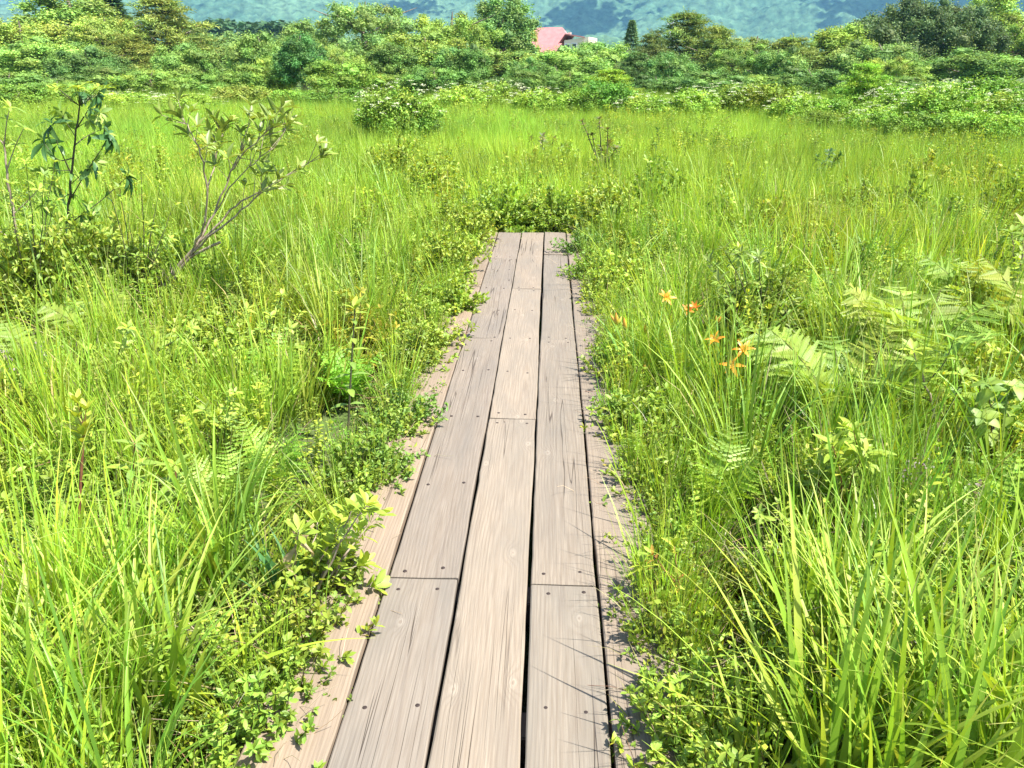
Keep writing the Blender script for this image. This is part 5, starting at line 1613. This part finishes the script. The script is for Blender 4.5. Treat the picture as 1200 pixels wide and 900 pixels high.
for a in (('low shrub closing the left half of the boardwalk end', -.48, 8.32, 1.4, 0, (.95, 1, .9), 1.),
          ('low shrub closing the middle of the boardwalk end', .0, 8.4, 1.5, 1, (1., 1.06, .9), 1.),
          ('lime shrub at the right corner of the boardwalk end', .52, 8.15, 1.35, 2, (1.06, 1.04, .95), 1.05),
          ('dark small-leaved shrub overlapping the last right planks', .47, 7.0, 1.15, 3, (.8, .95, .9), 1.),
          ('green shrub over the right planks before the dark small-leaved one', .50, 6.15, 1.0, 1, (.95, 1.05, .9), 1.),
          ('shrub on the left edge just before the boardwalk end', -.82, 7.45, 1.15, 2, (1.06, 1.04, .95), 1.),
          ('red-tipped shrub over the left plank two thirds of the way along', -.86, 6.2, 1.1, 2, (1.06, 1.04, .95), 1.),
          ('shrub over the left plank just beyond the timber stake', -.84, 5.2, 1.0, 0, (1.06, 1.04, .95), .95),
          ('leafy shrub level with the timber stake, reaching over the left plank', -.90, 4.35, .85, 2, (1.06, 1.04, .95), .8),
          ('fine-leaved dark shrub over the left plank before the timber stake', -.84, 3.35, .95, 3, (.85, 1.0, .9), 1.),
          ('fine-leaved shrub beside the trailing sprig', -.86, 2.85, .9, 3, (.95, 1.05, .9), .95),
          ('dense low shrub at the bottom left against the plank', -.98, 1.62, .8, 3, (1.06, 1.04, .95), .75),
          ('bright low shrub on the right edge below the lilies', .58, 3.3, .95, 0, (1.06, 1.04, .95), .9),
          ('low shrub on the right edge beside the small sprig', .60, 2.75, .9, 1, (1.06, 1.04, .95), .9),
          ('low shrub on the right edge above the bottom clumps', .56, 2.1, .7, 3, (1.06, 1.04, .95), .8),
          ('low yellowish bush in the left meadow beyond the leaning shrub', -2.1, 11.2, 1.6, 2, (1.06, 1.04, .95), 1.1),
          ('low mixed bush left of the boardwalk end', -1.35, 9.6, 1.5, 2, (1.06, 1.04, .95), 1.1),
          ('low spreading bush right of the boardwalk end', 1.25, 9.6, 1.6, 0, (.95, 1.0, .9), 1.1),
          ('dull green bush in the grass farther right of the boardwalk end', 1.9, 8.6, 1.2, 0, (.9, .95, .9), 1.),
          ('low green bush in the right meadow', 3.6, 9.4, 1.3, 1, (.9, 1.0, 1.), 1.)):
    shrub(*a)

C_EDGE = protos('edge', [small_shrub(820, .30, .40, 60, .022, (.27, .39, .045), 0, M_INST), small_shrub(821, .26, .36, 60, .018, (.22, .34, .04), 0, M_INST), small_shrub(822, .34, .42, 56, .028, (.31, .41, .05), 0, M_INST)])
rng, P, ln = fringe(150, 311, .05, 1.0, 7.8)
P[:, 0] += np.where(P[:, 0] < 0, .03, -.015)
scatter('edge_growth', C_EDGE, P, rng, rng.uniform(.55, 1.05, len(P)), tints(rng, P, 291), 'dense small-leaved growth spilling over both edges of the boardwalk', .1)
P = wedge(RNG, .4, 9, 7.5, lambda x, y: (edge(x) > .1) * np.clip(vnoise(x, y, .8, 97) * 2.4 - .7, 0, 1))
scatter('meadow_shrublets', C_EDGE, P, RNG, RNG.uniform(.8, 1.5, len(P)), tints(RNG, P, 293), 'small leafy shrublets between the grass clumps', .1)

P = wedge(RNG, 8.6, 26, 2.6, lambda x, y: np.clip(vnoise(x, y, 2.1, 103) * 3 - 1.3, .02, 1))
scatter('far_shrublets', C_EDGE, P, RNG, RNG.uniform(1.2, 2.1, len(P)), tints(RNG, P, 295, .2, .12), 'leafy tufts breaking up the far meadow', .12)

# --- small dark bronze shrubs out in the grass
L_BRZ = variants(.075, .035, [(.16, .15, .05), (.20, .19, .05), (.10, .14, .04)], 41, droop=.3)
L_DKG = variants(.075, .035, [(.07, .15, .04), (.05, .12, .04)], 42, droop=.3)
for (bx, by, tips, ms, lab, sd) in (
    (706, 214, [(682, 142), (702, 140), (712, 152), (694, 158), (722, 174), (704, 174), (714, 166)], L_BRZ, 'bronze-leaved shrub standing tallest in the meadow beyond the boardwalk', 1),
    (634, 196, [(622, 162), (636, 160), (650, 163), (642, 168), (664, 172)], L_BRZ, 'low bronze-leaved shrub left of the tallest bronze shrub', 2),
    (772, 200, [(771, 152), (768, 170), (778, 178), (764, 188)], L_DKG, 'thin dark upright sapling right of the tallest bronze shrub', 3),
    (946, 226, [(958, 184), (972, 178), (985, 182), (966, 192), (978, 190)], L_DKG, 'small dark leaning shrub alone in the right meadow', 4),
    (868, 226, [(858, 200), (872, 196), (880, 206), (852, 210)], L_FRESH, 'small green shrub in the grass left of the dark leaning shrub', 5)):
    rng = np.random.RandomState(900 + sd)
    r, b = plant('meadow_shrub', 'shrub', lab, bx, by, 'small shrubs out in the meadow')
    bushy(r, rng, tips, b, b.y, ms, 8, M_DTWIG, .016, 1.25, 1.2, 4, 0, depth=.18)
# ------------------------------------------------------------------ haze
def build_haze():
    me = bpy.data.meshes.new('haze')
    x, y0, y1, z0, z1 = 4400, -60, 4700, GROUND - 1.6, 640
    V = [(a, b, c) for a in (-x, x) for b in (y0, y1) for c in (z0, z1)]
    me.from_pydata(V, [], [(0, 1, 3, 2), (4, 6, 7, 5), (0, 4, 5, 1), (2, 3, 7, 6), (0, 2, 6, 4), (1, 5, 7, 3)])
    m, nt, N, L = nodes_of('haze_air')
    out = N.new('ShaderNodeOutputMaterial'); v = N.new('ShaderNodeVolumePrincipled')
    v.inputs['Color'].default_value = (.30, .62, 1, 1); v.inputs['Density'].default_value = HAZE; v.inputs['Anisotropy'].default_value = .1
    L.new(v.outputs[0], out.inputs['Volume']); me.materials.append(m)
    tag(link('haze', me), 'pale blue summer haze', kind='stuff')


HAZE = 1.5e-4
build_haze()
